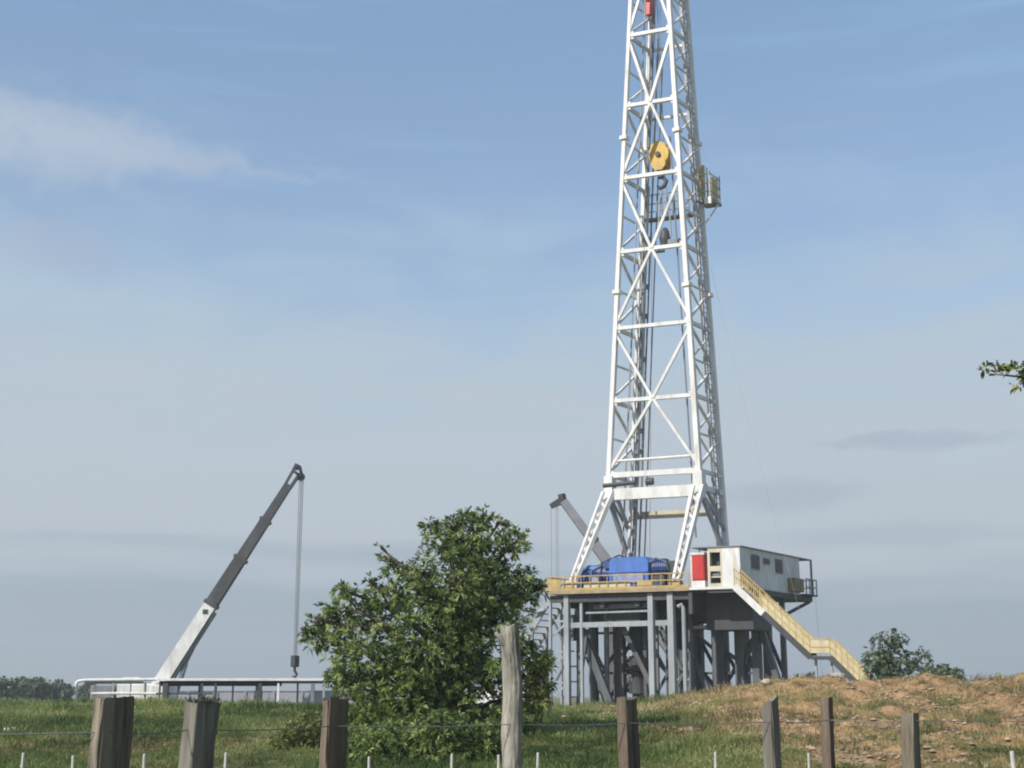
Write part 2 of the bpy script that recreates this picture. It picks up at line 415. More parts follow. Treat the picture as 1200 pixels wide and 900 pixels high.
# ------------------------------------------------------------------ trees
def crown(name, m, parent, clumps, n_ros, leaves, llen, lwid, droop=.45, shell=.55, seed=1):
    """rosettes of leaves at the twig ends of every clump"""
    rg = np.random.default_rng(seed)
    cs = np.array([c[:3] for c in clumps], float); rs = np.array([c[3] for c in clumps], float)
    wgt = rs ** 2.2; wgt /= wgt.sum()
    k = rg.choice(len(cs), n_ros, p=wgt)
    d = unit(rg.normal(0, 1, (n_ros, 3))); rad = rs[k] * (shell + (1 - shell) * rg.random(n_ros)) * (0.86 + .34 * vnoise(d[:, 0] * 3 + k, d[:, 2] * 3 + d[:, 1] * 2, .8, seed))
    P = cs[k] + d * rad[:, None] * np.array([1, 1, .92]) 
    P = P + d * (rg.random((n_ros, 1)) < .10) * rs[k][:, None] * rg.uniform(.05, .25, (n_ros, 1)) + np.array([0, 0, 1]) * (rg.random((n_ros, 1)) < .06) * rs[k][:, None] * .2
    ax = unit(d + np.array([0, 0, .55]) + rg.normal(0, .35, (n_ros, 3)))
    n = n_ros * leaves
    A = np.repeat(ax, leaves, 0); B = np.repeat(P, leaves, 0)
    t = unit(np.cross(A, rg.normal(0, 1, (n, 3))))
    open_ = rg.uniform(.5, 1.25, (n, 1))
    up = unit(A * (1.15 - open_ * .5) + t * open_ * .85 - np.array([0, 0, .05]))
    side = unit(np.cross(up, A + rg.normal(0, .25, (n, 3))))
    ln = llen * rg.uniform(.6, 1.25, n) * np.repeat(rg.uniform(.7, 1.2, n_ros), leaves)
    tone = np.clip(.45 + rg.normal(0, .25, n_ros) + .22 * (vnoise(P[:, 0] * 3, P[:, 2] * 3, 1.0, seed + 3) - .5), 0, 1)
    rnd = np.clip(np.repeat(tone, leaves) + rg.normal(0, .11, n), 0, 1)
    base = B + up * 0.02
    o = blade_mesh(name, m, base - np.array(parent.location), up, side, ln, lwid * rg.uniform(.7, 1.2, n), rnd, droop)
    o.parent = parent; return o


def limbs(mb, base, top, r0, clumps, rl, seed=1):
    rg = random.Random(seed); b = Vector(base); t = Vector(top)
    pts = []; rr = []
    for i in range(7):
        f = i / 6; pts.append(b.lerp(t, f) + Vector((rg.uniform(-1, 1), rg.uniform(-1, 1), 0)) * r0 * .9 * f); rr.append(r0 * (1.25 if i == 0 else 1 - .72 * f))
    mb.tube(pts, rr, 9)
    for c in clumps:
        c_ = Vector(c[:3]); f = min(.95, max(.15, (c_.z - b.z) / max(t.z - b.z, .1) - .32)); s = pts[min(6, int(f * 6))]
        mid = s.lerp(c_, .55) + Vector((rg.uniform(-.1, .1), rg.uniform(-.1, .1), .12)) * (c_ - s).length
        mb.tube([s, mid, c_], [rl, rl * .7, rl * .3], 6)
        for j in range(5):
            e = c_ + Vector((rg.uniform(-1, 1), rg.uniform(-1, 1), rg.uniform(-.6, 1))).normalized() * c[3] * .8
            mb.tube([c_.lerp(mid, .3), c_.lerp(e, .5) + Vector((0, 0, .05)), e], [rl * .3, rl * .2, rl * .1], 5)


def px(x, y, Y):   # photo pixel -> point at the depth Y (used to survey the trees)
    p = R(12.55); a = (x - 600) / 1640; b = (450 - y) / 1640
    ry = math.cos(p) - b * math.sin(p); rz = math.sin(p) + b * math.cos(p); t = Y / ry
    return (a * t, Y, 1.6 + rz * t)


def main_tree():
    Y = 34.0; s = Y / 1640
    spec = [(520, 632, 24, .2), (556, 632, 36, 0), (534, 612, 12, 0), (566, 606, 9, .1), (598, 640, 24, -.2), (532, 680, 52, -.4), (592, 690, 40, .3), (618, 688, 20, 0), (463, 668, 14, .1), (452, 655, 9, .1), (446, 642, 6, 0), (432, 684, 9, .2), (378, 716, 8, .1), (372, 728, 9, -.1), (356, 740, 8, 0), (505, 618, 10, 0), (548, 604, 9, .1), (586, 612, 10, 0), (612, 628, 8, .1), (634, 690, 9, .1), (400, 692, 9, 0),
            (484, 690, 30, -.3), (448, 708, 30, .3), (410, 712, 30, -.2), (392, 735, 26, .2), (368, 745, 18, .0), (428, 775, 48, -.5), (500, 755, 66, -.5), (575, 750, 50, -.3),
            (412, 800, 27, .1), (470, 835, 62, -.7), (555, 825, 56, -.2), (605, 838, 26, .3), (628, 815, 16, .6), (440, 850, 38, -.6), (420, 862, 22, -.7), (480, 862, 40, -.9), (612, 790, 24, .4), (622, 765, 16, .5), (545, 858, 30, .5), (438, 872, 26, -3.4), (465, 868, 30, -3.6), (505, 878, 30, -3.8), (548, 884, 24, -3.2), (424, 890, 22, -3.9), (455, 896, 28, -4.2), (500, 902, 26, -4.4), (550, 905, 20, -4.0), (520, 790, 60, .9), (560, 700, 50, .9)]
    cl = []
    for a, b, r, dy in spec:
        p = px(a, b, Y + dy); cl.append((p[0], p[1], p[2], r * s))
    bx = px(508, 815, Y)[0]; bz = float(gz(bx, Y))
    t = thing('broadleaf_tree', 'bushy dark green broadleaf tree standing in front of the drilling rig', 'tree', (bx, Y, bz))
    w = MB(); limbs(w, (bx, Y, bz - .1), px(555, 660, Y), .2, cl, .075, 3); w.build('trunk', BARK, t, True)
    crown('crown', LEAF, t, cl, 6600, 9, .185, .043, .22, .42, 5)


main_tree()


def simple_tree(name, label, cat, spec, Y, m, n_ros, leaves, llen, lwid, group=None, base_px=None, seed=2, trunk_r=.12):
    s = Y / 1640; cl = []; rg = random.Random(seed)
    for a, b, r in spec:
        p = px(a, b, Y + rg.uniform(-1, 1) * r * s); cl.append((*p, r * s))
    bx = px(base_px or spec[0][0], 800, Y)[0]; bz = float(gz(bx, Y))
    t = thing(name, label, cat, (bx, Y, bz), group)
    top = max(cl, key=lambda c: c[2])
    w = MB(); limbs(w, (bx, Y, bz - .2), top[:3], trunk_r, cl, trunk_r * .35, seed); w.build('trunk', BARK, t, True)
    crown('crown', m, t, cl, n_ros, leaves, llen, lwid, .3, .4, seed); return t


simple_tree('layered_tree', 'small tree with tiered crown on the bank right of the stairs', 'tree',
            [(1044, 747, 12), (1030, 752, 8), (1056, 752, 9), (1042, 765, 12), (1024, 772, 13), (1044, 780, 20), (1066, 772, 13), (1082, 768, 8), (1020, 782, 10), (1072, 784, 11), (1040, 797, 20)], 72, LEAF_FAR, 600, 7, .27, .08, None, 1043, 4)
simple_tree('low_bush', 'low dark bush right of the small tiered tree on the bank', 'bush',
            [(1092, 788, 9), (1108, 788, 9), (1122, 791, 7), (1100, 796, 10), (1085, 796, 7)], 75, LEAF_FAR, 260, 7, .32, .10, None, 1103, 6)
simple_tree('low_bush', 'low green bush behind the bank left of the stair foot', 'bush',
            [(935, 797, 7), (950, 796, 7), (962, 799, 6), (942, 803, 8), (970, 800, 4)], 130, LEAF_FAR, 160, 7, .5, .16, None, 948, 7)
far = [([(8, 806, 12), (22, 804, 10), (-8, 806, 14), (12, 816, 12)], 'dark far tree at the left edge of the photo', 10),
       ([(40, 803, 10), (30, 807, 9), (50, 807, 9), (42, 815, 12)], 'dark far tree, second from the left on the skyline', 40),
       ([(68, 806, 8), (78, 809, 7), (60, 811, 8), (70, 816, 10)], 'dark far tree just left of the white rounded railing', 68),
       ([(104, 808, 7), (96, 812, 6), (114, 811, 5), (104, 817, 8)], 'dark far tree seen through the white rounded railing', 103)]
for i, (sp_, lb, bp) in enumerate(far):
    simple_tree('far_tree', lb, 'tree', sp_, 190 + i * 6, LEAF_FAR, 420, 6, .75, .26, 'far trees on the left skyline', bp, 20 + i, .22)
simple_tree('leafy_shrub', 'leafy undergrowth shrub merging with the foot of the big tree', 'shrub',
            [(432, 878, 20), (458, 872, 24), (500, 876, 26), (545, 876, 26), (420, 894, 18), (450, 897, 28), (500, 898, 30), (575, 884, 24), (535, 898, 30), (588, 900, 22), (520, 860, 24), (570, 862, 20)], 28.5, LEAF, 2300, 9, .15, .036, None, 480, 14, .03)
simple_tree('leafy_shrub', 'yellowish green shrub on the grass left of the big tree', 'shrub',
            [(362, 846, 12), (380, 840, 11), (345, 856, 11), (368, 866, 18), (330, 868, 12), (345, 880, 14), (388, 856, 13)], 31, LEAF_BUSH, 620, 7, .11, .035, None, 372, 9, .03)
simple_tree('leafy_shrub', 'olive shrub at the foot of the big tree right of the tall post', 'shrub',
            [(630, 780, 14), (637, 800, 12), (625, 805, 14), (640, 770, 9), (632, 822, 12)], 34, LEAF_BUSH, 260, 7, .16, .045, None, 632, 12, .03)


def edge_tree():
    """a tree beyond the right edge of the photograph; one branch reaches into it, the unseen crown is widened to block skylight"""
    bx, by = 8.0, 5.0; t = thing('overhanging_tree', 'leafy branch tip poking in at the right edge of the sky', 'tree', (bx, by, 0))
    cl = [(6.4, 9.6, 5.2, .9), (7.2, 9.2, 4.6, .9), (6.9, 10.2, 5.6, .8), (5.7, 9.8, 4.7, .6),
          (7.5, 6.5, 3.5, 1.6), (8.0, 3.5, 3.2, 1.8), (8.5, 6.0, 5.5, 1.8), (8.2, 3.0, 5.6, 1.8), (7.5, 1.2, 3.6, 1.6), (7.2, 0, 5.6, 1.7), (6.2, -2.0, 3.6, 1.6), (6.0, -2.2, 5.8, 1.7),  # unseen spread of crown, added to keep skylight off the fence posts
          (7.6, 5.0, 1.7, 1.3), (7.2, 1.8, 1.7, 1.3), (6.2, -1.0, 1.8, 1.3), (4.2, -3.4, 3.6, 1.5), (4.0, -3.6, 5.5, 1.5), (8.4, 8, 3.4, 1.4), (7.6, 4.2, 7.2, 1.8), (6.8, 0.6, 7.2, 1.7)]
    w = MB(); limbs(w, (bx, by, -.1), (7.8, 4.6, 6.6), .32, cl, .09, 5)
    tw = [px(1320, 452, 9.5), px(1260, 440, 9.5), px(1200, 442, 9.5), px(1160, 438, 9.5)]
    w.tube([(7.2, 8.2, 4.0)] + tw, [.05, .028, .018, .009, .003], 6)
    w.build('trunk', BARK, t, True)
    small = []
    for a, b, r in ((1150, 437, 5), (1157, 433, 5), (1156, 442, 5), (1166, 433, 6), (1176, 440, 7), (1188, 436, 7), (1198, 444, 9), (1210, 440, 12), (1228, 445, 14), (1250, 440, 18), (1164, 444, 4), (1192, 450, 5), (1280, 445, 24)):
        small.append((*px(a, b, 9.5 + random.uniform(-.1, .1)), r * 9.5 / 1640))
    crown('leafy_twig', LEAF_BUSH, t, small, 150, 7, .062, .022, .25, .2, 8)
    crown('crown', LEAF, t, cl, 6500, 8, .24, .08, .4, .35, 9)


edge_tree()

# ------------------------------------------------------------------ the drilling rig
# rig frame: u along the front of the rig, v away from the viewer, z up
RO = Vector((10.648, 96.227, 0))
UU = Vector((math.cos(R(22)), -math.sin(R(22)), 0)); VV = Vector((math.sin(R(34)), math.cos(R(34)), 0))


def G(u, v, z): return RO + UU * u + VV * v + Vector((0, 0, z))


def rbox(mb, u0, u1, v0, v1, z0, z1):
    return mb.hexa([G(u0, v0, z0), G(u1, v0, z0), G(u1, v1, z0), G(u0, v1, z0), G(u0, v0, z1), G(u1, v0, z1), G(u1, v1, z1), G(u0, v1, z1)])


def RB(*a): return rbox(MB(), *a)


FLOOR = 8.4


def build_mast():
    t = thing('drilling_mast', 'tall white lattice mast of the drilling rig, rising out of the picture', 'drilling mast', G(0, 0, FLOOR))
    TOP = 57.0

    def uf(side, z): return (-3.18 + .0607 * (z - 16.7)) if side < 0 else (3.18 - .0372 * (z - 16.7))

    def vf(side, z): return side * (1.71 - .0055 * (z - 16.7))

    def J(su, sv, z): return G(uf(su, z), vf(sv, z), z)
    for su, sv in ((-1, -1), (1, -1), (-1, 1), (1, 1)):
        z0 = 15.0 if sv < 0 else FLOOR
        m = MB(); w = .36 if su > 0 and sv < 0 else .32
        m.beam(J(su, sv, z0), J(su, sv, TOP), w, w, w * .8, w * .8)
        for zf in (29.6, 41.2): m.beam(J(su, sv, zf - .14), J(su, sv, zf + .14), .56, .56)
        m.build('leg', WHITE, t)
    lev = [16.47, 21.7, 26.93, 32.55, 38.1, 43.67, 49.2, 54.6]
    S = .24
    for i, z in enumerate(lev):
        MB().beam(J(-1, -1, z), J(1, -1, z), S + .02, S + (.14 if i == 0 else .02)).build('girt', WHITE, t)
        MB().beam(J(-1, -1, z), J(-1, 1, z), .2, .26).build('girt', WHITE, t)
        MB().beam(J(1, -1, z), J(1, 1, z), .2, .26).build('girt', WHITE, t)
    fr = Vector((-UU.y, UU.x, 0)) * -.05

    def brace(a, b, w=.2): MB().beam(a, b, w, w * .9).build('brace', WHITE, t)
    for i in (0, 2, 4):          # the big crosses of the front, each over two bays
        za, zm, zb = lev[i], lev[i + 1], lev[i + 2]
        c = (J(-1, -1, zm) + J(1, -1, zm)) / 2 + fr
        for su in (-1, 1):
            brace(J(su, -1, za + .35), c, .21); brace(c + fr, J(su, -1, zb - .35), .21)
    c = (J(-1, -1, lev[7]) + J(1, -1, lev[7])) / 2
    for su in (-1, 1): brace(J(su, -1, lev[6] + .3), c, .2)
    for su in (-1, 1):           # side faces: one K per bay
        for i in range(7):
            za, zb = lev[i], lev[i + 1]; zm = (za + zb) / 2
            mid = J(su, 1, zm)
            brace(J(su, -1, za + .2), mid, .17); brace(J(su, -1, zb - .2), mid, .17)
            if su > 0: brace(J(su, 1, za + .2), J(su, -1, zm), .12); brace(J(su, 1, zb - .2), J(su, -1, zm), .12)
            MB().beam(J(su, -1, zm), J(su, 1, zm), .12, .12).build('strut', WHITE, t)
    for i in range(8):
        for su in (-1, 1):
            p = J(su, -1, lev[i]) + fr * .9; m = MB(); m.beam(p - UU * (.34 if su > 0 else -.34) * 1.0, p, .05, .62); m.build('gusset_plate', WHITE, t)
    # back corner knees, back is open
    for i in range(1, 8):
        z = lev[i]; a = J(-1, 1, z); b = J(1, 1, z)
        if i >= 5: MB().beam(a, b, .18, .2).build('girt', WHITE, t)
    # foot: from the front leg ends to the rear feet
    for su in (-1, 1):
        MB().beam(J(su, -1, 15.1), J(su, 1, FLOOR + 2.2), .26, .3).build('foot_brace', LGREY, t)
        MB().beam(J(su, -1, 16.4), J(su, 1, 12.6), .2, .22).build('foot_brace', LGREY, t)
        MB().beam(J(su, -1, 15.3), J(su, 1, 15.3), .3, .36).build('girt', WHITE, t)
        MB().beam(J(su, 1, 12.6), J(su, -1, 15.2), .14, .16).build('foot_brace', LGREY, t)
    # cross beams above the raising legs
    RB(-2.75, 2.85, -1.98, -1.55, 14.72, 15.5).build('cross_beam', WHITE, t)
    MB().tube([G(-2.9, -1.7, 17.45), G(3.0, -1.7, 17.5)], .10, 8).build('girt', WHITE, t)
    MB().beam(G(-3.2, 1.55, 14.0), G(3.3, 1.55, 14.0), .26, .5).build('cross_beam', CREAM, t)
    MB().tube([G(-3.5, -1.95, 15.75), G(-1.2, -1.95, 15.85)], .16, 8).build('pin_bar', DARK, t)
    MB().tube([G(-.4, -2.0, 15.86), G(.1, -2.0, 15.86)], .26, 10).build('pin_bar', DARK, t)
    RB(-3.45, -2.85, -2.0, -1.4, 14.6, 16.4).build('mast_shoe', WHITE, t); RB(2.85, 3.5, -2.0, -1.4, 14.6, 16.4).build('mast_shoe', WHITE, t)
    # raising legs: two perforated box struts down to the floor edge
    for a, b, w0, w1 in ((G(-3.15, -1.9, 15.3), G(-4.5, -4.6, 8.55), .92, .42), (G(3.2, -1.9, 15.4), G(2.75, -4.6, 8.7), .92, .5)):
        m = MB(); n = 11; h = UU
        for s_ in (-1, 1): m.beam(a + h * (s_ * w0 * .36), b + h * (s_ * w1 * .36), .26, .3, .18, .24)
        for i in range(n):
            f = (i + .5) / n; p = a.lerp(b, f); w = w0 * (1 - f) + w1 * f
            d = (b - a).normalized() * .20
            m.beam(p - h * w * .3 - d * (1 if i % 2 else -1), p + h * w * .3 + d * (1 if i % 2 else -1), .1, .2)
        m.build('raising_leg', WHITE, t)
        MB().box(b + Vector((0, 0, -.05)), (.8, .6, .4), -R(22)).build('leg_foot', YELLOW, t)
    # things that run up inside the mast
    for du, v, r, mm, z0, z1, nm in ((.45, 1.25, .12, GREY, FLOOR, 55, 'standpipe'), (.80, 1.4, .07, GREY, FLOOR, 50, 'standpipe'), (.95, .5, .08, LGREY, FLOOR, 38, 'standpipe'),
                                     (.62, -.6, .06, LGREY, FLOOR, 55, 'guide_rail'), (.25, 1.0, .13, WHITE, FLOOR, 36, 'guide_rail'), (1.25, 1.3, .05, GREY, FLOOR, 48, 'standpipe')):
        MB().tube([G(uf(-1, z) + du, v * (1 if z < 20 else .93), z) for z in (z0, 16, 24, (24 + z1) / 2, z1)], r, 6).build(nm, mm, t)
    MB().tube([G(uf(1, z) - .75, -1.2, z) for z in (12, 26, 41)], .06, 6).build('guide_rail', GREY, t)
    for z in (18.5, 20, 23.6, 25.2, 28.4, 30.6, 34.2):
        MB().box(G(uf(-1, z) + .6, 1.15, z), (.5, .3, .32), -R(22)).build('pipe_clamp', GREY, t)
    # ladder on the right face
    m = MB()
    for du in (-.22, .22):
        m.tube([G(uf(1, 10) + .25, .4 + du, 10), G(uf(1, 54) + .25, .3 + du, 54)], .035, 5)
    for i in range(110):
        z = 10 + i * .4; u = uf(1, z) + .25; m.beam(G(u, .12, z), G(u, .66, z), .04, .04)
    m.build('ladder', LGREY, t)
    m = MB(); m.beam(G(uf(1, 10) - .15, .9, FLOOR), G(uf(1, 55) - .12, .8, 55), .3, .12); m.build('cable_tray', LGREY, t)
    # racking platform near the top
    pf = RB(2.35, 3.5, 1.0, 2.6, 36.50, 36.70).build('monkey_board', GREY, t)
    RB(3.0, 3.5, .8, 1.0, 36.25, 36.75).build('platform_lip', WHITE, pf)
    for i in range(5):
        u = 2.5 + .22 * i
        MB().beam(G(u, 1.0, 36.70), G(u, 1.0, 38.75 + (.3 if i % 2 else 0)), .07, .07).build('guard_post', OLIVE, pf)
        MB().beam(G(u, 2.58, 36.70), G(u, 2.58, 38.85), .07, .07).build('guard_post', OLIVE, pf)
    m = MB()
    for z in (37.25, 37.85, 38.55): m.beam(G(2.5, .95, z), G(3.42, .95, z), .05, .08); m.beam(G(3.42, .95, z), G(3.42, 2.62, z), .05, .08); m.beam(G(2.5, 2.62, z), G(3.42, 2.62, z), .05, .08)
    m.build('guard_rail', OLIVE, pf)
    RB(2.62, 2.98, 1.05, 1.09, 36.75, 39.3).build('wind_panel', OLIVE, pf); RB(3.36, 3.40, 1.3, 2.3, 36.75, 38.4).build('wind_panel', OLIVE, pf)
    MB().beam(G(3.5, 2, 36.45), G(2.2, 1.4, 34.2), .12, .12).build('knee_brace', WHITE, pf)
    m = MB(); rbox(m, -1.5, 1.9, 1.0, 1.6, 35.6, 35.75)
    for i in range(9): m.beam(G(-1.4 + .4 * i, .95, 35.7), G(-1.4 + .4 * i, .95, 37.5), .05, .05)
    for z in (36.2, 36.8, 37.5): m.beam(G(-1.5, .95, z), G(1.9, .95, z), .05, .06)
    m.build('racking_board', mat('olive_paint', (.23, .22, .13), .7), t)
    # crown
    RB(-1.7, 2.0, -1.6, 1.6, 57.0, 57.5).build('crown_platform', WHITE, t)
    m = MB()
    for i in range(5): m.tube([G(-.6 + i * .35, 0, 58.1), G(-.45 + i * .35, 0, 58.1)], .7, 16)
    m.build('crown_sheaves', RED, t)
    RB(-.95, -.5, .4, .8, 51.7, 54.4).build('counterweight', RED, t)
    m = MB()
    for i, (u, v) in enumerate(((.12, -.1), (.3, .05), (.48, .1), (.02, .15))): m.tube([G(u, v, 58), G(.25 + .12 * (i - 1.5), v, 41.2)], .028, 4)
    m.build('drilling_line', CABLE, t)
    m = MB(); m.tube([G(-1.0, 1.2, 58), G(-1.35, 1.2, 38), G(-2.0, .6, 18), G(-1.8, -2.4, 10)], .03, 4); m.tube([G(-.55, 1.0, 58), G(-.9, 1.0, 40), G(-1.7, .8, 9)], .02, 4)
    m.build('cable', CABLE, t)
    return t


build_mast()


def build_block():
    c = G(.18, .1, 39.9); t = thing('travelling_block', 'yellow travelling block hanging inside the white mast', 'pulley block', (c.x, c.y, c.z - 2.6))
    a = -R(22); ux = UU
    m = MB(); prof = [(-.62, .0), (-.68, .5), (-.5, 1.0), (0, 1.28), (.5, 1.0), (.68, .5), (.62, 0), (.5, -.7), (.25, -1.0), (-.25, -1.0), (-.5, -.7)]
    for s_, th in ((-1, .18), (1, .18)):
        y0 = -VV * (.42 * s_); f = []; b = []
        for x, z in prof: f.append(c + ux * x + y0 + Vector((0, 0, z))); b.append(c + ux * x + y0 + VV * th * s_ + Vector((0, 0, z)))
        n = len(prof); m.add(f + b, [tuple(range(n)), tuple(range(2 * n - 1, n - 1, -1))] + [(i, i + n, (i + 1) % n + n, (i + 1) % n) for i in range(n)])
    m.build('side_plate', BLOCKY, t)
    m = MB()
    for k in (-.24, 0, .24): m.tube([c + VV * (k - .08) + Vector((0, 0, .2)), c + VV * (k + .08) + Vector((0, 0, .2))], .8, 20)
    m.build('sheave', BLOCKY, t)
    m = MB(); m.tube([c + VV * -.55 + Vector((0, 0, .2)), c + VV * .55 + Vector((0, 0, .2))], .2, 12); m.build('axle', DARK, t)
    m = MB(); m.tube([c + Vector((0, 0, -.9)), c + Vector((0, 0, -1.5))], .28, 10); m.tube([c + Vector((0, 0, -1.4)) + ux * .1, c + Vector((0, 0, -1.8)) + ux * .38, c + Vector((0, 0, -2.15)) + ux * .22, c + Vector((0, 0, -2.3)) - ux * .1, c + Vector((0, 0, -2.05)) - ux * .32], [.14, .16, .17, .15, .08], 8)
    m.build('hook', DARK, t)
    p = G(.35, .1, 33.2)
    t2 = thing('swivel', 'dark swivel and elevator hanging below the yellow block', 'swivel', p)
    m = MB(); m.tube([p, p + Vector((0, 0, .5)), p + Vector((0, 0, 1.1)), p + Vector((0, 0, 1.35))], [.32, .4, .3, .14], 12); m.build('swivel_body', DARK, t2)
    m = MB()
    for s_ in (-1, 1): m.tube([p + ux * .45 * s_ + Vector((0, 0, .6)), p + ux * .42 * s_ + Vector((0, 0, 2.0)), p + ux * .12 * s_ + Vector((0, 0, 4.55))], .06, 6)
    m.build('bail', LGREY, t2)
    m = MB(); m.box(p + ux * .7 + Vector((0, 0, .2)), (.9, .5, .35), a); m.box(p - ux * .5 + Vector((0, 0, -.2)), (.8, .5, .4), a); m.build('elevator', GREY, t2)


build_block()


def build_substructure():
    t = thing('rig_substructure', 'dark steel substructure on many columns carrying the drill floor', 'rig base', G(0, 0, 0))
    F = FLOOR
    d = MB(); rbox(d, -6.0, 3.9, -4.97, 4.9, F - .20, F); rbox(d, 3.9, 7.16, -5.0, 4.9, F - .22, F - .02); d.build('drill_floor', GREY, t)
    RB(-6.02, 3.85, -5.06, -4.98, F - .22, F + .02).build('edge_plate', TAN, t)
    RB(3.85, 7.18, -5.06, -4.98, F - .18, F - .02).build('edge_plate', WHITE, t)
    # deep girders under the floor
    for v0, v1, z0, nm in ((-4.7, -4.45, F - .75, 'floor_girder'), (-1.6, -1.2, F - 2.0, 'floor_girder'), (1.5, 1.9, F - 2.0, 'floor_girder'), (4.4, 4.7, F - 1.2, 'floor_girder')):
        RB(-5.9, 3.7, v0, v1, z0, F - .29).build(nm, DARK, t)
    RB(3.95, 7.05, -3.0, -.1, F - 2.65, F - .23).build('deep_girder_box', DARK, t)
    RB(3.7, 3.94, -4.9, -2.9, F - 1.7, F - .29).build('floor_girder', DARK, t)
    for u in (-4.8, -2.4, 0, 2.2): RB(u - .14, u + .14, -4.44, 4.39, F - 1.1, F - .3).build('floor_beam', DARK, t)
    # under-floor platforms and pipes of the front
    MB().beam(G(-4.8, -4.4, 6.15), G(2.45, -4.4, 6.2), .3, .34).build('cross_beam', LGREY, t)
    MB().beam(G(-3.6, -4.3, 6.95), G(1.0, -4.3, 7.0), .12, .12).build('cross_beam', LGREY, t)
    MB().beam(G(-3.4, -3.6, 7.35), G(.6, -3.6, 7.4), .5, .3).build('cross_beam', GREY, t)
    RB(-2.6, -.3, -3.4, -2.2, 6.3, 7.0).build('mud_pan', DARK, t)

    def col(u, v, w, m, z1=F - .29, z0=-.1, d=None):
        RB(u - w / 2, u + w / 2, v - (d or w) / 2, v + (d or w) / 2, z0, z1).build('column', COLG if m is DARK else m, t)  # deep columns get a darker grey that holds the floor's shade
    for u, v, w, m in ((-6.0, -4.5, .16, LGREY), (-4.75, -4.6, .32, LGREY), (-3.8, -4.5, .17, LGREY), (1.06, -4.6, .34, LGREY), (2.4, -4.6, .38, LGREY)):
        col(u, v, w, m)
    MB().tube([G(2.75, -4.4, 7.2), G(3.0, -4.4, 7.35), G(3.12, -4.4, 7.1), G(3.12, -4.4, 0)], .14, 8).build('mud_pipe', LGREY, t)
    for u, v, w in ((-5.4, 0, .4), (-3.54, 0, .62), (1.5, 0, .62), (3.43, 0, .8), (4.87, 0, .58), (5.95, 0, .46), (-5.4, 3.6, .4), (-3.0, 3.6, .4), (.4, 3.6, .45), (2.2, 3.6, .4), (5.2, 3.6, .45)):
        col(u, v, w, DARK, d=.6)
    # bracing

    def br(a, b, w): MB().beam(G(*a), G(*b), w, w).build('brace', COLG, t)
    br((-4.4, -3.6, 6.1), (-2.0, -3.6, 0.2), .46)
    br((-5.2, -1.2, 4.2), (-3.5, -1.2, .2), .3)
    br((-3.6, .5, 5.0), (-5.4, .5, 2.9), .22); br((-1.7, .5, 5.1), (-3.4, .5, 3.0), .24); br((-3.4, .5, 3.0), (-5.2, .5, .6), .22); br((-1.7, .5, 2.6), (-3.4, .5, .4), .24)
    br((1.6, .4, 5.7), (3.4, .4, 4.2), .22); br((3.5, .4, 4.6), (4.9, .4, 3.6), .24); br((1.6, .4, 3.6), (3.4, .4, 1.6), .26); br((4.9, .4, 5.0), (5.9, .4, 2.4), .28)
    br((2.4, -2.0, 4.4), (4.2, -2.0, .4), .34)
    br((6.3, .0, 5.9), (8.0, .0, .1), .38)
    for u, v, w in ((-4.3, -2.4, .2), (-3.2, -2.4, .24), (.2, -2.2, .2), (-5.0, -2.6, .3)): col(u, v, w, GREY)
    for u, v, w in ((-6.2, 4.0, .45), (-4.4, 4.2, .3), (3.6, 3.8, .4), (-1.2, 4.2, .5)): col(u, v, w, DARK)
    br((-6.0, -4.2, 6.6), (-4.9, -4.2, 4.4), .12); br((-4.8, -4.2, 4.2), (-6.0, -4.2, 2.2), .12); br((-6.0, 3.8, 5.6), (-3.0, 3.8, 1.0), .26); br((-3.0, 3.8, 5.6), (-6.0, 3.8, 1.0), .26)
    for a, b, w in (((-4.6, -3.9, .3), (-3.7, -3.9, 5.9), .16), ((-1.9, -2.6, 6.0), (.9, -2.6, .4), .3), ((.9, -3.0, 6.0), (2.3, -3.0, 3.2), .18), ((2.3, -3.0, 3.0), (1.0, -3.0, .3), .18), ((-3.4, 1.5, 6.0), (1.4, 1.5, .5), .26), ((1.5, 2.5, .5), (4.8, 2.5, 5.6), .24), ((4.9, 2.5, .5), (2.2, 2.5, 5.6), .22), ((5.95, 0, 5.7), (4.9, 0, 2.9), .2), ((5.2, 3.6, 5.8), (7.2, 3.6, .4), .24)): br(a, b, w)
    for u, v, w in ((-4.7, -1.2, .3), (-2.75, -1.2, .26), (-4.0, 1.4, .3), (-.9, -1.6, .22), (.6, -1.4, .26)): col(u, v, w, DARK)
    br((-5.4, -1.2, 6.0), (-4.0, -1.2, 3.2), .2); br((-4.7, 1.4, 3.0), (-3.0, 1.4, 6.0), .2); br((-.9, -1.6, 5.8), (.6, -1.6, 3.0), .18); br((.6, -1.6, 3.0), (-.9, -1.6, .6), .18)
    for u, v, w in ((4.2, -2.4, .22), (2.75, -2.6, .3), (6.6, 2.8, .3), (-.2, 1.2, .36)): col(u, v, w, DARK)
    br((.4, 3.6, 5.6), (2.2, 3.6, 2.0), .22); br((.4, -2.2, 5.8), (1.4, -2.2, 3.4), .14)
    for a, b, z in ((-5.4, -1.6, 5.8), (-5.4, -1.6, 3.1), (1.5, 5.9, 6.0), (1.5, 5.9, 3.05)): MB().beam(G(a, .0, z), G(b, .0, z), .16, .16).build('tie', DARK, t)
    MB().beam(G(2.6, -2.6, 5.95), G(4.7, -2.6, 6.0), .16, .2).build('tie', LGREY, t)
    # scaffold-like stair tower at the left end
    m = MB()
    for i in range(7):
        z = .5 + i * 1.0
        m.beam(G(-5.9, -4.3, z), G(-4.9, -4.3, z + (.9 if i % 2 else -.1)), .09, .12); m.beam(G(-5.9, -3.2, z), G(-4.9, -3.2, z), .08, .1)
    for u in (-5.85, -5.3): m.beam(G(u, -3.4, 0), G(u, -3.4, 7.4), .13, .13)
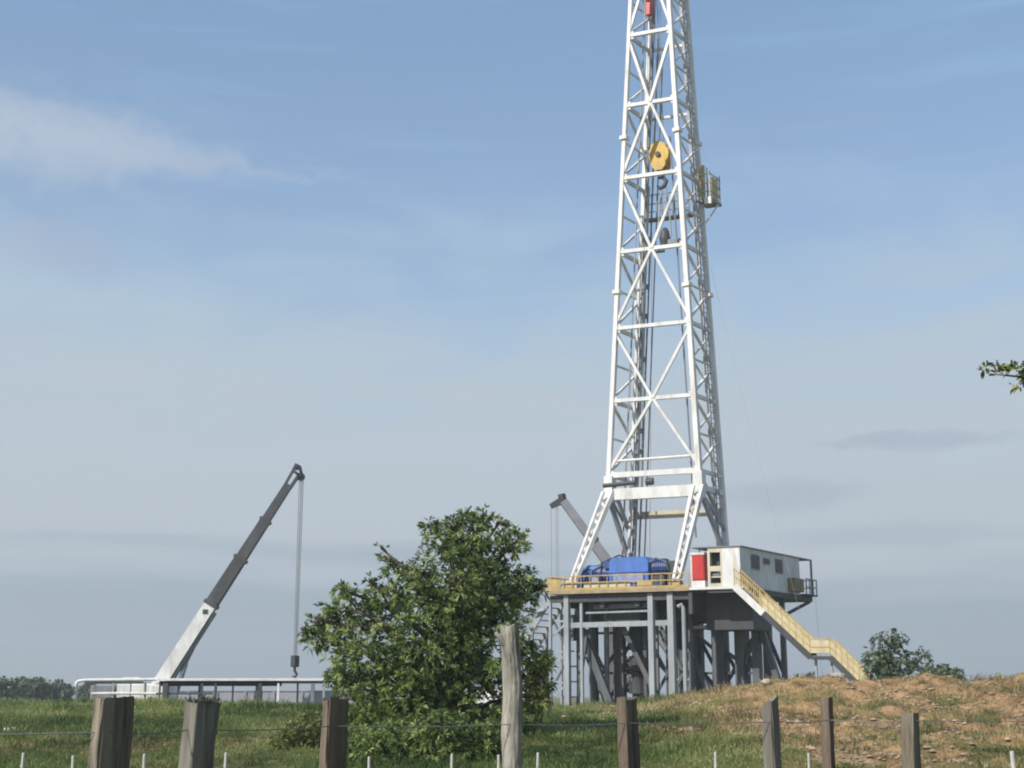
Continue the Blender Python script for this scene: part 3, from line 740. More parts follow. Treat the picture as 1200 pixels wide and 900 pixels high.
    m.build('access_ladder', LGREY, t)
    RB(-5.8, -4.9, -3.6, -2.8, 5.2, 6.9).build('junction_box', GREY, t)
    # yellow handrail round the floor
    m = MB()
    for i in range(17):
        u = -5.98 + i * .61
        m.beam(G(u, -5.0, F), G(u, -5.0, F + .95), .045, .045)
    for i in range(12):
        v = -5.0 + i * .88; m.beam(G(-5.98, v, F), G(-5.98, v, F + .95), .06, .06)
    for z in (.5, .93): m.beam(G(-6.0, -5.0, F + z), G(3.8, -5.0, F + z), .06, .07); m.beam(G(-6.0, -5.0, F + z), G(-6.0, 4.8, F + z), .06, .07)
    rbox(m, -5.98, 3.8, -5.03, -5.0, F + .02, F + .16); rbox(m, -5.98, -4.95, -5.03, -5.0, F + .2, F + .75); rbox(m, .35, 1.3, -5.03, -5.0, F + .2, F + .5)
    m.build('handrail', YELLOW, t)
    m = MB(); rbox(m, -4.9, -3.9, -4.9, -4.86, F + .1, F + .7); rbox(m, -3.4, -.2, -4.9, -4.86, F + .1, F + .5); m.build('guard_panel', CREAM, t)
    return t


build_substructure()


def build_bop():
    t = thing('blowout_preventer', 'dark stacked valve assembly standing under the drill floor', 'valve stack', G(-1.95, -.6, 0))
    c = G(-1.95, -.6, 0); m = MB()
    prof = [(0, .3), (.8, .3), (.82, .55), (1.0, .55), (1.02, .4), (1.7, .4), (1.72, .62), (2.6, .62), (2.62, .4), (3.2, .4), (3.22, .6), (4.2, .6), (4.22, .35), (4.6, .35), (4.62, .66), (5.5, .7), (6.2, .5), (6.25, .3), (7.4, .3)]
    m.tube([c + Vector((0, 0, z)) for z, r in prof], [r for z, r in prof], 14); m.build('stack', DARK, t)
    for z in (2.1, 3.7):
        m = MB(); m.tube([c - UU * 1.2 + Vector((0, 0, z)), c + UU * 1.2 + Vector((0, 0, z))], .3, 10); m.build('ram', DARK, t)
    m = MB(); m.tube([c + UU * .5 + Vector((0, 0, 1.3)), c + UU * 1.5 + Vector((0, 0, 1.3)), c + UU * 1.7 + Vector((0, 0, .2))], .1, 8); m.build('choke_line', LGREY, t)
    p = G(2.0, -2.0, 0)
    t2 = thing('white_valve_skid', 'pale pipe manifold with white valve between two light grey columns', 'manifold', p)
    m = MB(); rbox(m, 1.5, 2.3, -2.4, -1.6, 0, .3); m.build('skid', GREY, t2)
    m = MB()
    for u in (1.6, 1.95, 2.3): m.tube([G(u, -2, .3), G(u, -2, 4.6)], .09, 8)
    for z in (1.2, 2.6, 3.8): m.tube([G(1.4, -2, z), G(2.5, -2, z)], .08, 8)
    m.build('pipes', LGREY, t2)
    m = MB(); rbox(m, 1.75, 2.15, -2.3, -1.9, 3.6, 4.5); m.build('valve', WHITE, t2, bevel=.05)


build_bop()


def build_drawworks():
    F = FLOOR; v0, v1 = -3.9, -1.9
    t = thing('drawworks', 'bright blue drawworks machine on the drill floor between the mast legs', 'winch', G(-1.5, -3, F))
    RB(-4.5, 1.5, v0, v1, F, F + .35).build('skid', DBLUE, t)
    # main hood with chamfered top
    a = [(-2.2, .35), (-2.2, 1.9), (-1.95, 2.2), (.25, 2.2), (.5, 1.9), (.5, .35)]
    m = MB(); n = len(a); m.add([G(u, v0 + .1, F + z) for u, z in a] + [G(u, v1, F + z) for u, z in a], [tuple(range(n)), tuple(range(2 * n - 1, n - 1, -1))] + [(i, i + n, (i + 1) % n + n, (i + 1) % n) for i in range(n)])
    m.build('drum_hood', BLUE, t)
    m = MB()
    for i in range(6): rbox(m, -2.0 + i * .42, -1.96 + i * .42, v0 + .02, v0 + .09, F + .5, F + 1.15)
    rbox(m, -2.2, .5, v0 + .03, v0 + .09, F + 1.18, F + 1.28); m.build('hood_ribs', BLUE, t)
    RB(-1.9, .2, v0 - .02, v0 + .01, F + .5, F + 1.1).build('drum_panel', mat('pale_blue_paint', (.26, .30, .50), .6, 0, .3, 3), t)
    m = MB(); m.tube([G(.5, -3.0, F + 1.5), G(1.5, -3.0, F + 1.5)], .55, 16); m.build('motor', DBLUE, t)
    m = MB()
    for i in range(6): m.tube([G(.6 + i * .15, -3.0, F + 1.5), G(.66 + i * .15, -3.0, F + 1.5)], .6, 16)
    m.build('cooling_fins', DBLUE, t)
    RB(.55, 1.45, -3.5, -2.5, F + .35, F + .95).build('motor_base', DARK, t)
    m = MB(); m.tube([G(-2.2, -3.0, F + 1.25), G(-3.3, -3.0, F + 1.25)], .62, 16); m.build('brake_housing', DBLUE, t)
    pts = [G(-3.3, -3.2, F + 1.4), G(-3.9, -3.2, F + 1.4), G(-4.3, -3.2, F + 1.1), G(-4.4, -3.2, F + .4)]
    m = MB(); m.tube(pts, [.4, .42, .42, .4], 12); m.build('blower_duct', BLUE, t)
    RB(-4.7, -4.0, -3.6, -2.8, F + .0, F + .9).build('blower', DBLUE, t)
    RB(-2.6, -2.2, -3.8, -2.2, F + 1.5, F + 2.0).build('control_box', DBLUE, t)
    for i, (a, b, h) in enumerate(((-3.6, -2.0, 1.75), (-2.9, -.3, 2.35), (.2, 1.7, 2.1), (-4.4, -3.2, 1.5))):
        MB().tube([G(a, v0 + .3, F + .8), G(a + .1, v0 + .25, F + h * .8), G((a + b) / 2, v0 + .3, F + h), G(b - .1, v0 + .35, F + h * .85), G(b, v0 + .5, F + h * .6)], .06, 6).build('hose', BLACK if i % 2 else GREY, t)
    m = MB(); m.tube([G(-1.2, -2.8, F + 2.2), G(-1.2, -2.8, F + 2.55)], .16, 10); m.build('vent', DARK, t)
    RB(1.55, 2.2, -3.3, -2.7, F + 0, F + 1.9).build('driller_console', DARK, t)


build_drawworks()


def build_cabinet():
    F = FLOOR
    t = thing('red_cabinet', 'tall red cabinet on the drill floor beside the white cabin', 'cabinet', G(4.4, -4.5, F))
    RB(3.97, 4.78, -4.85, -4.2, F + .42, F + 2.05).build('body', RED, t)
    RB(4.01, 4.74, -4.89, -4.86, F + .5, F + 2.0).build('door', RED, t)
    RB(3.95, 4.80, -4.87, -4.18, F - .02, F + .4).build('base', WHITE, t)
    RB(3.9, 4.8, -4.9, -4.15, F + 2.06, F + 2.22).build('top', WHITE, t)
    RB(3.85, 3.95, -4.8, -4.3, F + .02, F + 2.05).build('side_frame', WHITE, t)


build_cabinet()


def build_doghouse():
    F = FLOOR; u0, u1, v0, v1 = 5.0, 7.16, -4.95, 4.7; z0, z1 = F - .05, F + 2.48
    t = thing('rig_cabin', 'white metal cabin with dark windows at the right of the drill floor', 'cabin', G(6, 0, F))
    PALE = mat('shaded_cabin_paint', (.66, .67, .66), .55, 0, .18, 1.2, (.26, .22, .15), .5, 2)  # greyer than the white end wall: the side's shade is in the colour
    # long right wall, left wall, rear wall and the roof
    w = MB(); rbox(w, u1 - .08, u1, v0, v1, z0, z1); w.build('side_wall', PALE, t)
    m = MB()
    for i in range(24): rbox(m, u1, u1 + .03, v0 + .15 + i * .4, v0 + .22 + i * .4, z0 + .1, z1 - .1)
    m.build('wall_ribs', PALE, t)
    RB(u0, u0 + .08, v0 + .1, v1, z0, z1).build('side_wall', WHITE, t)
    RB(u0 + .08, u1 - .08, v1 - .08, v1, z0, z1).build('rear_wall', WHITE, t)
    # front end: white panel at right, open shelving bay at left
    w = MB(); rbox(w, 6.0, u1 - .08, v0, v0 + .08, z0, z1); w.build('end_wall', WHITE, t)
    w = MB()
    for a, b, c, d in ((5.08, 5.2, z0, z1), (5.88, 6.0, z0, z1), (5.2, 5.88, z0, z0 + .25), (5.2, 5.88, z0 + 1.02, z0 + 1.35), (5.2, 5.88, z1 - .3, z1)): rbox(w, a, b, v0, v0 + .08, c, d)
    w.build('bay_frame', CREAM, t)
    RB(5.1, 5.98, v0 + .6, v0 + .66, z0, z1).build('bay_back', DARK, t)
    RB(5.2, 5.88, v0 + .1, v0 + .5, z0 + .62, z0 + .7).build('shelf', CREAM, t)
    RB(5.3, 5.75, v0 + .15, v0 + .45, z0 + .7, z0 + .92).build('meter_box', GREY, t)
    for a, b, c, d in ((-3.3, -2.05, F + 1.2, F + 2.15), (.5, 1.7, F + 1.2, F + 2.15), (-1.4, -.4, F + 1.65, F + 2.05)):
        f = RB(u1 + .035, u1 + .07, a, b, c, d).build('window', GREY, t)
        n = 3 if d - c > .6 else 2; m = MB(); w_ = (b - a - .12) / n
        for i in range(n): rbox(m, u1 + .072, u1 + .085, a + .06 + i * w_, a + .02 + (i + 1) * w_, c + .06, d - .06)
        m.build('pane', GLASS, f)
    # floor frame under the cabin and its porch
    RB(u0, u1 + .05, v0 + .02, v1 + 2.0, F - .4, F - .06).build('floor_frame', DARK, t)
    pr = RB(u1 - 2.0, u1 + .45, v1 + .02, v1 + 1.95, F - .055, F + .05).build('porch_deck', DARK, t)
    m = MB()
    for i in range(4): m.beam(G(u1 + .4, v1 + .05 + i * .62, F + .05), G(u1 + .4, v1 + .05 + i * .62, F + 1.1), .07, .07)
    for z in (.55, 1.08): m.beam(G(u1 + .4, v1, F + z), G(u1 + .4, v1 + 1.9, F + z), .07, .07); m.beam(G(u1 + .4, v1 + 1.9, F + z), G(u1 - 2, v1 + 1.9, F + z), .07, .07)
    m.build('porch_rail', LGREY, pr)
    MB().beam(G(u1, v1 + 1.6, F - .4), G(u1 - 1.6, v1 - 1.6, F - 2.0), .16, .2).build('knee_brace', DARK, t)
    m = MB(); rbox(m, 4.0, u1 + .12, v0 - .08, v1 + 2.0, z1, z1 + .07); m.build('roof', GREY, t)
    m = MB(); m.beam(G(u1 + .1, v1 + 1.85, F), G(u1 + .1, v1 + 1.85, z1), .12, .12); m.build('roof_post', GREY, t)
    m = MB(); m.beam(G(4.1, -4.0, z1), G(4.1, -4.0, F), .06, .06); m.build('roof_post', GREY, t)
    RB(u1 + .05, u1 + .5, v1 - 2.2, v1 - .6, F + .1, F + 1.0).build('rusty_bin', mat('olive_rust', (.25, .2, .11), .8, 0, .4, 3, (.12, .07, .04), .6, 1), t)
    return t


build_doghouse()


def build_stairs():
    F = FLOOR
    t = thing('access_stairs', 'long cream and yellow steel stairs leading down from the drill floor', 'stairs', G(14, -5.5, 0))
    P = [(7.2, F - .1), (11.75, 3.85), (12.95, 3.83), (16.6, .05)]
    va, vb = -6.0, -5.1
    segs = [(P[0], P[1]), (P[2], P[3])]
    for v in (va, vb):
        mid = (8.95, F - .1 - (8.95 - 7.2) * (F - 3.95) / 4.55)
        m = MB(); m.beam(G(P[0][0], v, P[0][1]), G(mid[0], v, mid[1]), .09, .42); m.build('upper_stringer', WHITE, t)
        m = MB(); m.beam(G(mid[0], v, mid[1]), G(P[1][0], v, P[1][1]), .09, .34); m.beam(G(P[1][0], v, P[1][1]), G(P[2][0], v, P[2][1]), .09, .2); m.beam(G(P[2][0], v, P[2][1]), G(P[3][0], v, P[3][1]), .09, .34); m.build('stringer', DARK, t)
    for (a, b), n in zip(segs, (20, 17)):
        for i in range(n):
            f = (i + .5) / n; u = a[0] + (b[0] - a[0]) * f; z = a[1] + (b[1] - a[1]) * f
            RB(u - .13, u + .13, va + .05, vb - .05, z, z + .04).build('tread', GREY, t)
    RB(P[1][0], P[2][0], va + .05, vb - .05, P[1][1] + .06, P[1][1] + .12).build('landing', LGREY, t)
    for v in (va, vb):
        lo, up_ = MB(), MB()
        for si, (a, b) in enumerate(segs):
            n = 12; L = lambda f: (a[0] + (b[0] - a[0]) * f, a[1] + (b[1] - a[1]) * f)
            for i in range(n):
                f = i / (n - 1); u, z = L(f); (up_ if si == 0 and f < .4 else lo).beam(G(u, v, z), G(u, v, z + 1.15), .05, .05)
            for dz in (.65, 1.13):
                k = .4 if si == 0 else 0
                if k: up_.beam(G(a[0], v, a[1] + dz), G(L(k)[0], v, L(k)[1] + dz), .06, .06)
                lo.beam(G(L(k)[0], v, L(k)[1] + dz), G(b[0], v, b[1] + dz), .06, .06)
        for dz in (.65, 1.13): lo.beam(G(P[1][0], v, P[1][1] + dz), G(P[2][0], v, P[2][1] + dz), .06, .06)
        for i in range(14):
            f = i / 34; u = P[0][0] + (P[1][0] - P[0][0]) * f; z = P[0][1] + (P[1][1] - P[0][1]) * f; up_.beam(G(u, v, z), G(u, v, z + 1.1), .035, .035)
        up_.build('handrail', YELLOW, t); lo.build('lower_handrail', YELLOW, t)
        # cream mesh infill from a third of the way down
        m = MB(); k = .34; ua = P[0][0] + (P[1][0] - P[0][0]) * k; za = P[0][1] + (P[1][1] - P[0][1]) * k

        def pan(a, b):
            m.hexa([G(a[0], v - .012, a[1] + .28), G(b[0], v - .012, b[1] + .28), G(b[0], v + .012, b[1] + .28), G(a[0], v + .012, a[1] + .28),
                    G(a[0], v - .012, a[1] + 1.05), G(b[0], v - .012, b[1] + 1.05), G(b[0], v + .012, b[1] + 1.05), G(a[0], v + .012, a[1] + 1.05)])
        pan((ua, za), P[1]); pan((P[1][0] + .01, P[1][1]), (P[2][0] - .01, P[2][1])); pan((P[2][0], P[2][1]), P[3])
        m.build('side_panel', STAIRP, t)
    for u in (11.9, 12.85): MB().beam(G(u, (va + vb) / 2, 0), G(u, (va + vb) / 2, P[1][1]), .12, .12).build('landing_post', LGREY, t)


build_stairs()


def build_ramp():
    """slide and walkway behind the tree at the left end of the floor"""
    t = thing('pipe_ramp', 'sloping cream pipe ramp coming down left of the drill floor', 'ramp', G(-8, -3.6, 0))
    a0, b0 = G(-6.05, -4.4, 8.0), G(-9.8, -4.4, 2.2); a1, b1 = G(-6.05, -2.6, 8.0), G(-9.8, -2.6, 2.2)
    for a, b in ((a0, b0), (a1, b1)): MB().beam(a, b, .2, .35).build('side_beam', LGREY, t)
    m = MB()
    for i in range(14):
        f = (i + .5) / 14; m.beam(a0.lerp(b0, f), a1.lerp(b1, f), .2, .06)
    m.build('slats', LGREY, t)
    m = MB(); m.tube([G(-6.3, -4.7, 7.2), G(-7.6, -4.7, 6.9), G(-8.9, -4.7, 5.0), G(-9.3, -4.7, 1.6)], .12, 8); m.build('mud_hose', LGREY, t)
    for f in (.35, .75):
        p = a0.lerp(b0, f); MB().beam(p, (p.x, p.y, 0), .16, .16).build('leg', LGREY, t)
        p = a1.lerp(b1, f); MB().beam(p, (p.x, p.y, 0), .16, .16).build('leg', LGREY, t)
    t = thing('catwalk', 'white steel catwalk box at the foot of the ramp behind the tree', 'catwalk', G(-12, -3.5, 0))
    RB(-14.5, -7.9, -4.5, -2.4, .9, 2.0).build('deck_box', WHITE, t)
    for u in (-14, -11.2, -8.3):
        for v in (-4.3, -2.6): RB(u - .12, u + .12, v - .12, v + .12, 0, .9).build('leg', LGREY, t)


build_ramp()


def guys():
    for a, b, lb in ((G(2.7, 1.6, 33.0), Vector((19.9, 90, .05)), 'thin guy wire slanting down from the mast to the right'),
                     (G(7.5, 6.4, 8.4), G(7.9, 6.4, 0.05), 'thin rope hanging straight down from the cabin porch')):
        pts = [a.lerp(b, i / 12) - Vector((0, 0, .8 * math.sin(math.pi * i / 12) if a.z > 20 else 0)) for i in range(13)]
        o = MB().tube(pts, .009, 4).build('guy_wire', LGREY); tag(o, lb, 'wire')


guys()


# ------------------------------------------------------------------ cranes
def boom(t, secs, mats, ref=(0, 1, 0)):
    for (a, b, w, h), m in zip(secs, mats):
        MB().beam(a, b, w, h, w * .94, h * .92, ref=ref).build('boom_section', m, t)


def build_crane():
    Y = 100.0
    t = thing('mobile_crane', 'mobile crane with raised boom, white below and dark grey above', 'crane', (-25, Y, 0))
    A = Vector((-24.9, Y, 1.9)); T = Vector((-15.55, Y, 17.3)); d = (T - A).normalized(); n = Vector((d.z, 0, -d.x))
    L_ = (T - A).length; at = lambda f: A + d * (L_ * f)
    boom(t, [(at(0), at(.395), .85, .93), (at(.385), at(.60), .8, .86), (at(.592), at(.78), .68, .74), (at(.772), at(.945), .56, .60)], [WHITE, BOOMG, BOOMG, BOOMG], n)
    for f, w in ((.39, 1.04), (.597, .98), (.775, .84)): MB().beam(at(f - .007), at(f + .007), w * .86, w, ref=n).build('boom_collar', BOOMG, t)
    # boom head: forked cheek plates and sheaves
    m = MB()
    for s_ in (-.25, .25):
        o = Vector((0, s_, 0))
        m.beam(at(.93) + o - n * .22, at(1.0) + o - n * .3, .06, .1); m.beam(at(.93) + o + n * .2, at(1.0) + o + n * .25, .06, .16)
        m.beam(at(1.0) + o - n * .3, at(1.03) + o - n * .35, .06, .12); m.beam(at(1.03) + o - n * .1, at(1.0) + o + n * .45, .06, .2); m.beam(at(1.0) + o - n * .25, at(.995) + o + n * .42, .06, .2)
    m.build('boom_head', BOOMG, t)
    m = MB(); c = at(.995) + n * .42
    for s_ in (-.15, .05): m.tube([c + Vector((0, s_, 0)), c + Vector((0, s_ + .1, 0))], .3, 14)
    m.tube([at(1.02) - n * .2 - Vector((0, .1, 0)), at(1.02) - n * .2 + Vector((0, .1, 0))], .22, 12)
    m.build('sheave', DARK, t)
    m = MB(); hx = c.x + .02
    for s_, dx in ((-.12, -.10), (.1, -.02), (-.05, .08), (.14, .15)): m.tube([(hx + dx, Y + s_, c.z - .1), (hx + dx * .7, Y + s_, 4.35)], .028, 4)
    m.build('hoist_rope', CABLE, t)
    MB().box(at(.355) + Vector((0, -.44, 0)), (.35, .03, .3)).build('boom_plate', DARK, t)
    # luffing cylinder, and a grey strip standing in for the boom's shaded underside
    m = MB(); m.tube([at(.04) + n * 1.15 + Vector((0, 0, -.6)), at(.15) + n * .75], .17, 8); m.tube([at(.15) + n * .75, at(.27) + n * .5], .12, 8); m.build('lift_cylinder', GREY, t)
    MB().beam(at(.02) + n * .62, at(.37) + n * .58, .5, .14, ref=n).build('boom_shade_strip', GREY, t)
    # superstructure and carrier
    m = MB(); m.box((-26.0, Y, 1.75), (2.6, 2.2, 1.3)); m.build('turntable_body', WHITE, t, bevel=.08)
    m = MB(); m.box((-23.9, Y - .9, 1.9), (1.3, .9, 1.5)); m.build('operator_cab', WHITE, t, bevel=.08)
    m = MB(); m.box((-23.9, Y - 1.36, 2.1), (1.0, .02, .7)); m.build('cab_window', GLASS, t)
    m = MB(); m.box((-28.3, Y, 1.7), (1.6, 2.4, 1.2)); m.build('counterweight', GREY, t, bevel=.06)
    m = MB(); m.box((-25, Y, .85), (11, 2.4, .5)); m.build('carrier', WHITE, t)
    for x in (-29.5, -28.2, -22, -20.7):
        for s_ in (-1.2, 1.2):
            m = MB(); m.tube([(x, Y + s_ - .18, .55), (x, Y + s_ + .18, .55)], .55, 18); m.build('wheel', BLACK, t)
    m = MB()
    for x in (-30.5, -19.5): m.box((x, Y, .6), (.4, 5.5, .3)); m.box((x, Y - 2.7, .3), (.5, .5, .6)); m.box((x, Y + 2.7, .3), (.5, .5, .6))
    m.build('outriggers', GREY, t)
    # hook block
    p = Vector((hx, Y, 3.0)); k = thing('crane_hook', 'dark hook block hanging on ropes from the raised boom', 'hook block', p)
    m = MB(); m.beam(p + Vector((0, 0, .55)), p + Vector((0, 0, 1.35)), .42, .5); m.build('block', DARK, k, bevel=.06)
    m = MB(); m.tube([p + Vector((0, 0, .55)), p + Vector((0, 0, .3)), p + Vector((.15, 0, .05)), p + Vector((.05, 0, -.15)), p + Vector((-.15, 0, -.05))], [.1, .1, .1, .09, .05], 8); m.build('hook', DARK, k)
    # second crane behind the rig
    Y2 = 114.0
    t2 = thing('mobile_crane', 'grey crane boom rising behind the blue drawworks, leaning left', 'crane', (15, Y2, 0))
    A = Vector((14.6, Y2, 2.6)); T = Vector((4.0, Y2, 17.45)); d = (T - A).normalized(); n = Vector((-d.z, 0, d.x)); L2 = (T - A).length; at2 = lambda f: A + d * (L2 * f)
    BG = mat('hazed_grey_paint', (.27, .265, .29), .55, 0, .2, 1.5)  # distance haze mixed into the boom's grey
    boom(t2, [(at2(0), at2(.45), 1.0, 1.05), (at2(.44), at2(.76), .84, .86), (at2(.755), at2(.98), .7, .7)], [BG] * 3, n)
    for f, w in ((.445, 1.15), (.76, 1.0)): MB().beam(at2(f - .012), at2(f + .012), w * .9, w, ref=n).build('boom_collar', DARK, t2)
    m = MB(); e = at2(.985); m.beam(e - n * .1, e + n * .3 + Vector((-.75, 0, -.35)), .5, .6, .45, .4); m.beam(e, e + Vector((-.1, 0, .5)), .45, .5); m.build('boom_head', DARK, t2)
    m = MB()
    for dx in (-.95, -.55, -.4): m.tube([(e.x + dx, Y2, e.z - .3), (e.x + dx, Y2, 9.0)], .025, 4)
    m.build('hoist_rope', CABLE, t2)
    m = MB(); m.box((15, Y2, 2.0), (3, 2.4, 1.4)); m.build('turntable_body', GREY, t2, bevel=.08)
    m = MB(); m.box((15, Y2, .9), (10, 2.4, .5)); m.build('carrier', GREY, t2)
    for x in (11.5, 13, 17, 18.5):
        for s_ in (-1.2, 1.2):
            m = MB(); m.tube([(x, Y2 + s_ - .18, .55), (x, Y2 + s_ + .18, .55)], .55, 18); m.build('wheel', BLACK, t2)


build_crane()


# ------------------------------------------------------------------ the long low shelter and railing at left
def build_shelter():
    Y = 92.0; k = Y / 1640
    X = lambda p: (p - 600) * k * 0.976
    zt = 2.62
    t = thing('long_shelter', 'long low open shelter with thin white roof on dark posts', 'shelter', (X(285), Y, 0))
    m = MB(); m.hexa([(X(186), Y - .9, zt - .10), (X(383), Y - .9, zt - .10), (X(383), Y + 1.6, zt - .02), (X(186), Y + 1.6, zt - .02), (X(186), Y - .9, zt), (X(383), Y - .9, zt), (X(383), Y + 1.6, zt + .08), (X(186), Y + 1.6, zt + .08)])
    m.build('roof', WHITE, t)
    MB().box(((X(188) + X(331)) / 2, Y - .45, zt - .27), (X(331) - X(188), .14, .32)).build('roof_beam', BLACK, t)  # black puts the shadow under the roof edge into the beam
    MB().box(((X(331) + X(382)) / 2, Y - .45, zt - .19), (X(382) - X(331) - .02, .1, .16)).build('roof_beam', GREY, t)
    MB().box(((X(186) + X(382)) / 2, Y + 1.4, zt - .12), (X(382) - X(186), .12, .14)).build('roof_beam', GREY, t)
    for p, w, dy, mm in ((190, .1, -.7, DARK), (197, .34, -.7, DARK), (229, .2, 1.3, GREY), (239, .13, -.7, DARK), (255, .15, -.7, DARK), (268, .1, 1.3, LGREY), (297, .2, 1.3, LGREY), (307, .2, -.7, DARK), (328, .13, -.7, WHITE), (345, .12, 1.3, LGREY), (368, .22, -.7, GREY), (381, .12, -.7, LGREY)):
        MB().box((X(p), Y + dy, (zt - .25) / 2), (w, w, zt - .25)).build('post', mm, t)
    MB().box((X(304), Y - .5, .95), (.5, .4, 1.9)).build('gate_valve', DARK, t)
    MB().beam((X(186), Y - .72, 1.72), (X(252), Y - .72, 1.72), .07, .12).build('mid_rail', DARK, t)
    # white rounded railing
    t = thing('tubular_railing', 'white railing with rounded left end beside the crane foot', 'railing', (X(135), Y, 0))
    m = MB(); m.tube([(X(88), Y, 2.22), (X(88.7), Y, 2.4), (X(91), Y, 2.51), (X(98), Y, 2.57), (X(185), Y, 2.62)], .10, 8); m.build('top_rail', WHITE, t)
    for p in (89, 110, 152): MB().box((X(p), Y + .12, 1.25), (.07, .07, 2.5)).build('post', GREY, t)
    m = MB(); m.tube([(X(107), Y, 1.72), (X(140), Y, 1.74), (X(186), Y, 1.72)], .09, 8); m.build('mid_rail', WHITE, t)
    m = MB(); m.tube([(X(98), Y + .1, 2.4), (X(165), Y + .1, 2.42), (X(169), Y + .1, 2.36), (X(170), Y + .1, 0)], .08, 8); m.build('inner_rail', GREY, t)
    MB().box((X(132), Y + .05, 1.2), (.1, .1, 2.4)).build('post', LGREY, t)
    MB().beam((X(141), Y + .6, 2.72), (X(160), Y + .6, 2.72), .2, .1).build('rail_cover', WHITE, t)
    t = thing('white_tank', 'white box tank behind the railing at the foot of the crane', 'tank', (X(178), Y + 3, 0))
    m = MB(); m.box((X(178), Y + 3, 1.15), (1.15, 2.2, 2.3)); m.build('body', WHITE, t, bevel=.08)
    m = MB(); m.box((X(178), Y + 3, 2.36), (.8, 1.2, .12)); m.build('lid', LGREY, t)


build_shelter()
_w = MB(); _w.box((-17.6, 106, .95), (17.5, .25, 1.9)); _w.box((-17.6, 106, 1.93), (17.6, .36, .06))  # made-up wall, its pale tone fills the light band behind the shelter
for _i in range(9): _w.box((-26 + _i * 2.1, 105.84, .95), (.18, .08, 1.88))
tag(_w.build('added_pale_wall', mat('pale_band_tone', (.33, .34, .37), .85, 0, .2, .8, (.24, .22, .2), .4, 2)), 'added pale low wall making the light band behind the long open shelter', 'wall')


# ------------------------------------------------------------------ the near fence
def post(name_label, x, Y, wl, wr, ztop, m, lean=0.0, slope=0.0, turn=45, seed=1, round_=False, taper=.95, cat='fence post'):
    """a split or round wooden post, rough, standing in the ground"""
    rg = random.Random(seed); t = R(turn); n = 18; seg = 26
    vs = []; fs = []
    ja = [rg.uniform(-1, 1) for _ in range(n)]
    ca = math.cos(t); sa = math.sin(t)
    for i in range(seg + 1):
        f = i / seg; z = -.3 + (ztop + .3) * f
        k = 1.04 - (1.04 - taper) * f
        cx = x + lean * f + (.012 * math.sin(f * 5 + seed) if not round_ else .010 * math.sin(f * 6.5 + seed) + .007 * math.sin(f * 17)); cy = Y
        for j in range(n):
            a = 2 * math.pi * j / n
            if round_:
                rr = 1 + .08 * math.sin(3 * a + seed + f * 2.0) + .05 * ja[j] + .06 * math.sin(f * 19 + a * 2) + .05 * math.sin(f * 41 + a * 3 + 1) + .10 * math.exp(-((f - .72) / .03) ** 2 - ((a - 4.2) / .6) ** 2) + .12 * math.exp(-((f - .83) / .025) ** 2 - ((a - 5.2) / .5) ** 2)
                px_, py_ = math.cos(a) * wl * .5 * rr, math.sin(a) * wr * .5 * rr
            else:
                e = .22; c_, s_ = math.cos(a), math.sin(a)
                px_ = math.copysign(abs(c_) ** e, c_) * wl * .5; py_ = math.copysign(abs(s_) ** e, s_) * wr * .5
                q = 1 + .05 * ja[j] + .04 * math.sin(f * 9 + ja[(j + 3) % n] * 6) + .025 * math.sin(f * 31 + ja[(j + 5) % n] * 9); px_ *= q; py_ *= q
            X = px_ * ca - py_ * sa; Yy = px_ * sa + py_ * ca
            zz = z + (slope * X + .006 * ja[j] + .01 * math.sin(a * 3 + seed) if i == seed * 0 + seg else 0)
            vs.append((cx + X * k, cy + Yy * k, zz))
    for i in range(seg):
        for j in range(n): fs.append((i * n + j, i * n + (j + 1) % n, (i + 1) * n + (j + 1) % n, (i + 1) * n + j))
    k0 = len(vs); top = vs[-n:]; c = Vector((sum(p[0] for p in top) / n, sum(p[1] for p in top) / n, sum(p[2] for p in top) / n + rg.uniform(-.012, .004)))
    vs.append(tuple(c)); fs += [(seg * n + j, seg * n + (j + 1) % n, k0) for j in range(n)]
    mb = MB().add(vs, fs)
    if round_ and seed == 4:   # snapped branch stub
        zc = ztop - .06; mb.tube([(x - .04, Y - .02, zc - .06), (x - .085, Y - .03, zc - .01), (x - .118, Y - .035, zc + .012)], [.035, .022, .007], 7)
    o = mb.build('fence_post', m); me = o.data
    o.location = (0, 0, 0)
    tag(o, name_label, cat, 'wooden posts of the near wire fence'); return o


def fx(p, Y): return (p - 600) * Y / 1640 * 1.0 / 1.0


K = .9755  # a point at eye level seen through the upward tilted lens is a little farther than its depth
POSTS = [  # photo x, depth, left face, right face, top z, wood, lean, top slope, turn, seed, round
    (135, 7.5, .115, .168, 1.585, WOOD_PALE, 0, 0, -52, 1, False, 'thickest pale square post at the left end of the wire fence'),
    (226, 8.0, .115, .122, 1.56, WOOD_GREY, .05, -.1, -45, 2, False, 'leaning grey fence post with dry weeds on its top'),
    (391, 9.0, .085, .15, 1.58, WOOD_BROWN, .0, .05, -50, 3, False, 'brown fence post in front of the left side of the big tree'),
    (600, 9.6, .15, .15, 2.06, BLEACHED, -.0, .05, 0, 4, True, 'tall gnarled round fence post with a snapped branch stub'),
    (735, 10.0, .105, .125, 1.58, WOOD_BROWN, 0, 0, -45, 5, False, 'reddish brown fence post below the rig columns'),
    (901, 10.4, .10, .11, 1.565, WOOD_GREY, 0.02, .45, -45, 6, False, 'grey fence post with slanted top before the dry bank'),
    (969, 11.2, .085, .09, 1.585, WOOD_BROWN, 0, 0, -38, 7, False, 'thin dark brown fence post before the dry bank'),
    (1064, 10.9, .14, .10, 1.47, WOOD_PALE, 0, -.1, -50, 8, False, 'short pale weathered fence post nearest the right edge'),
]
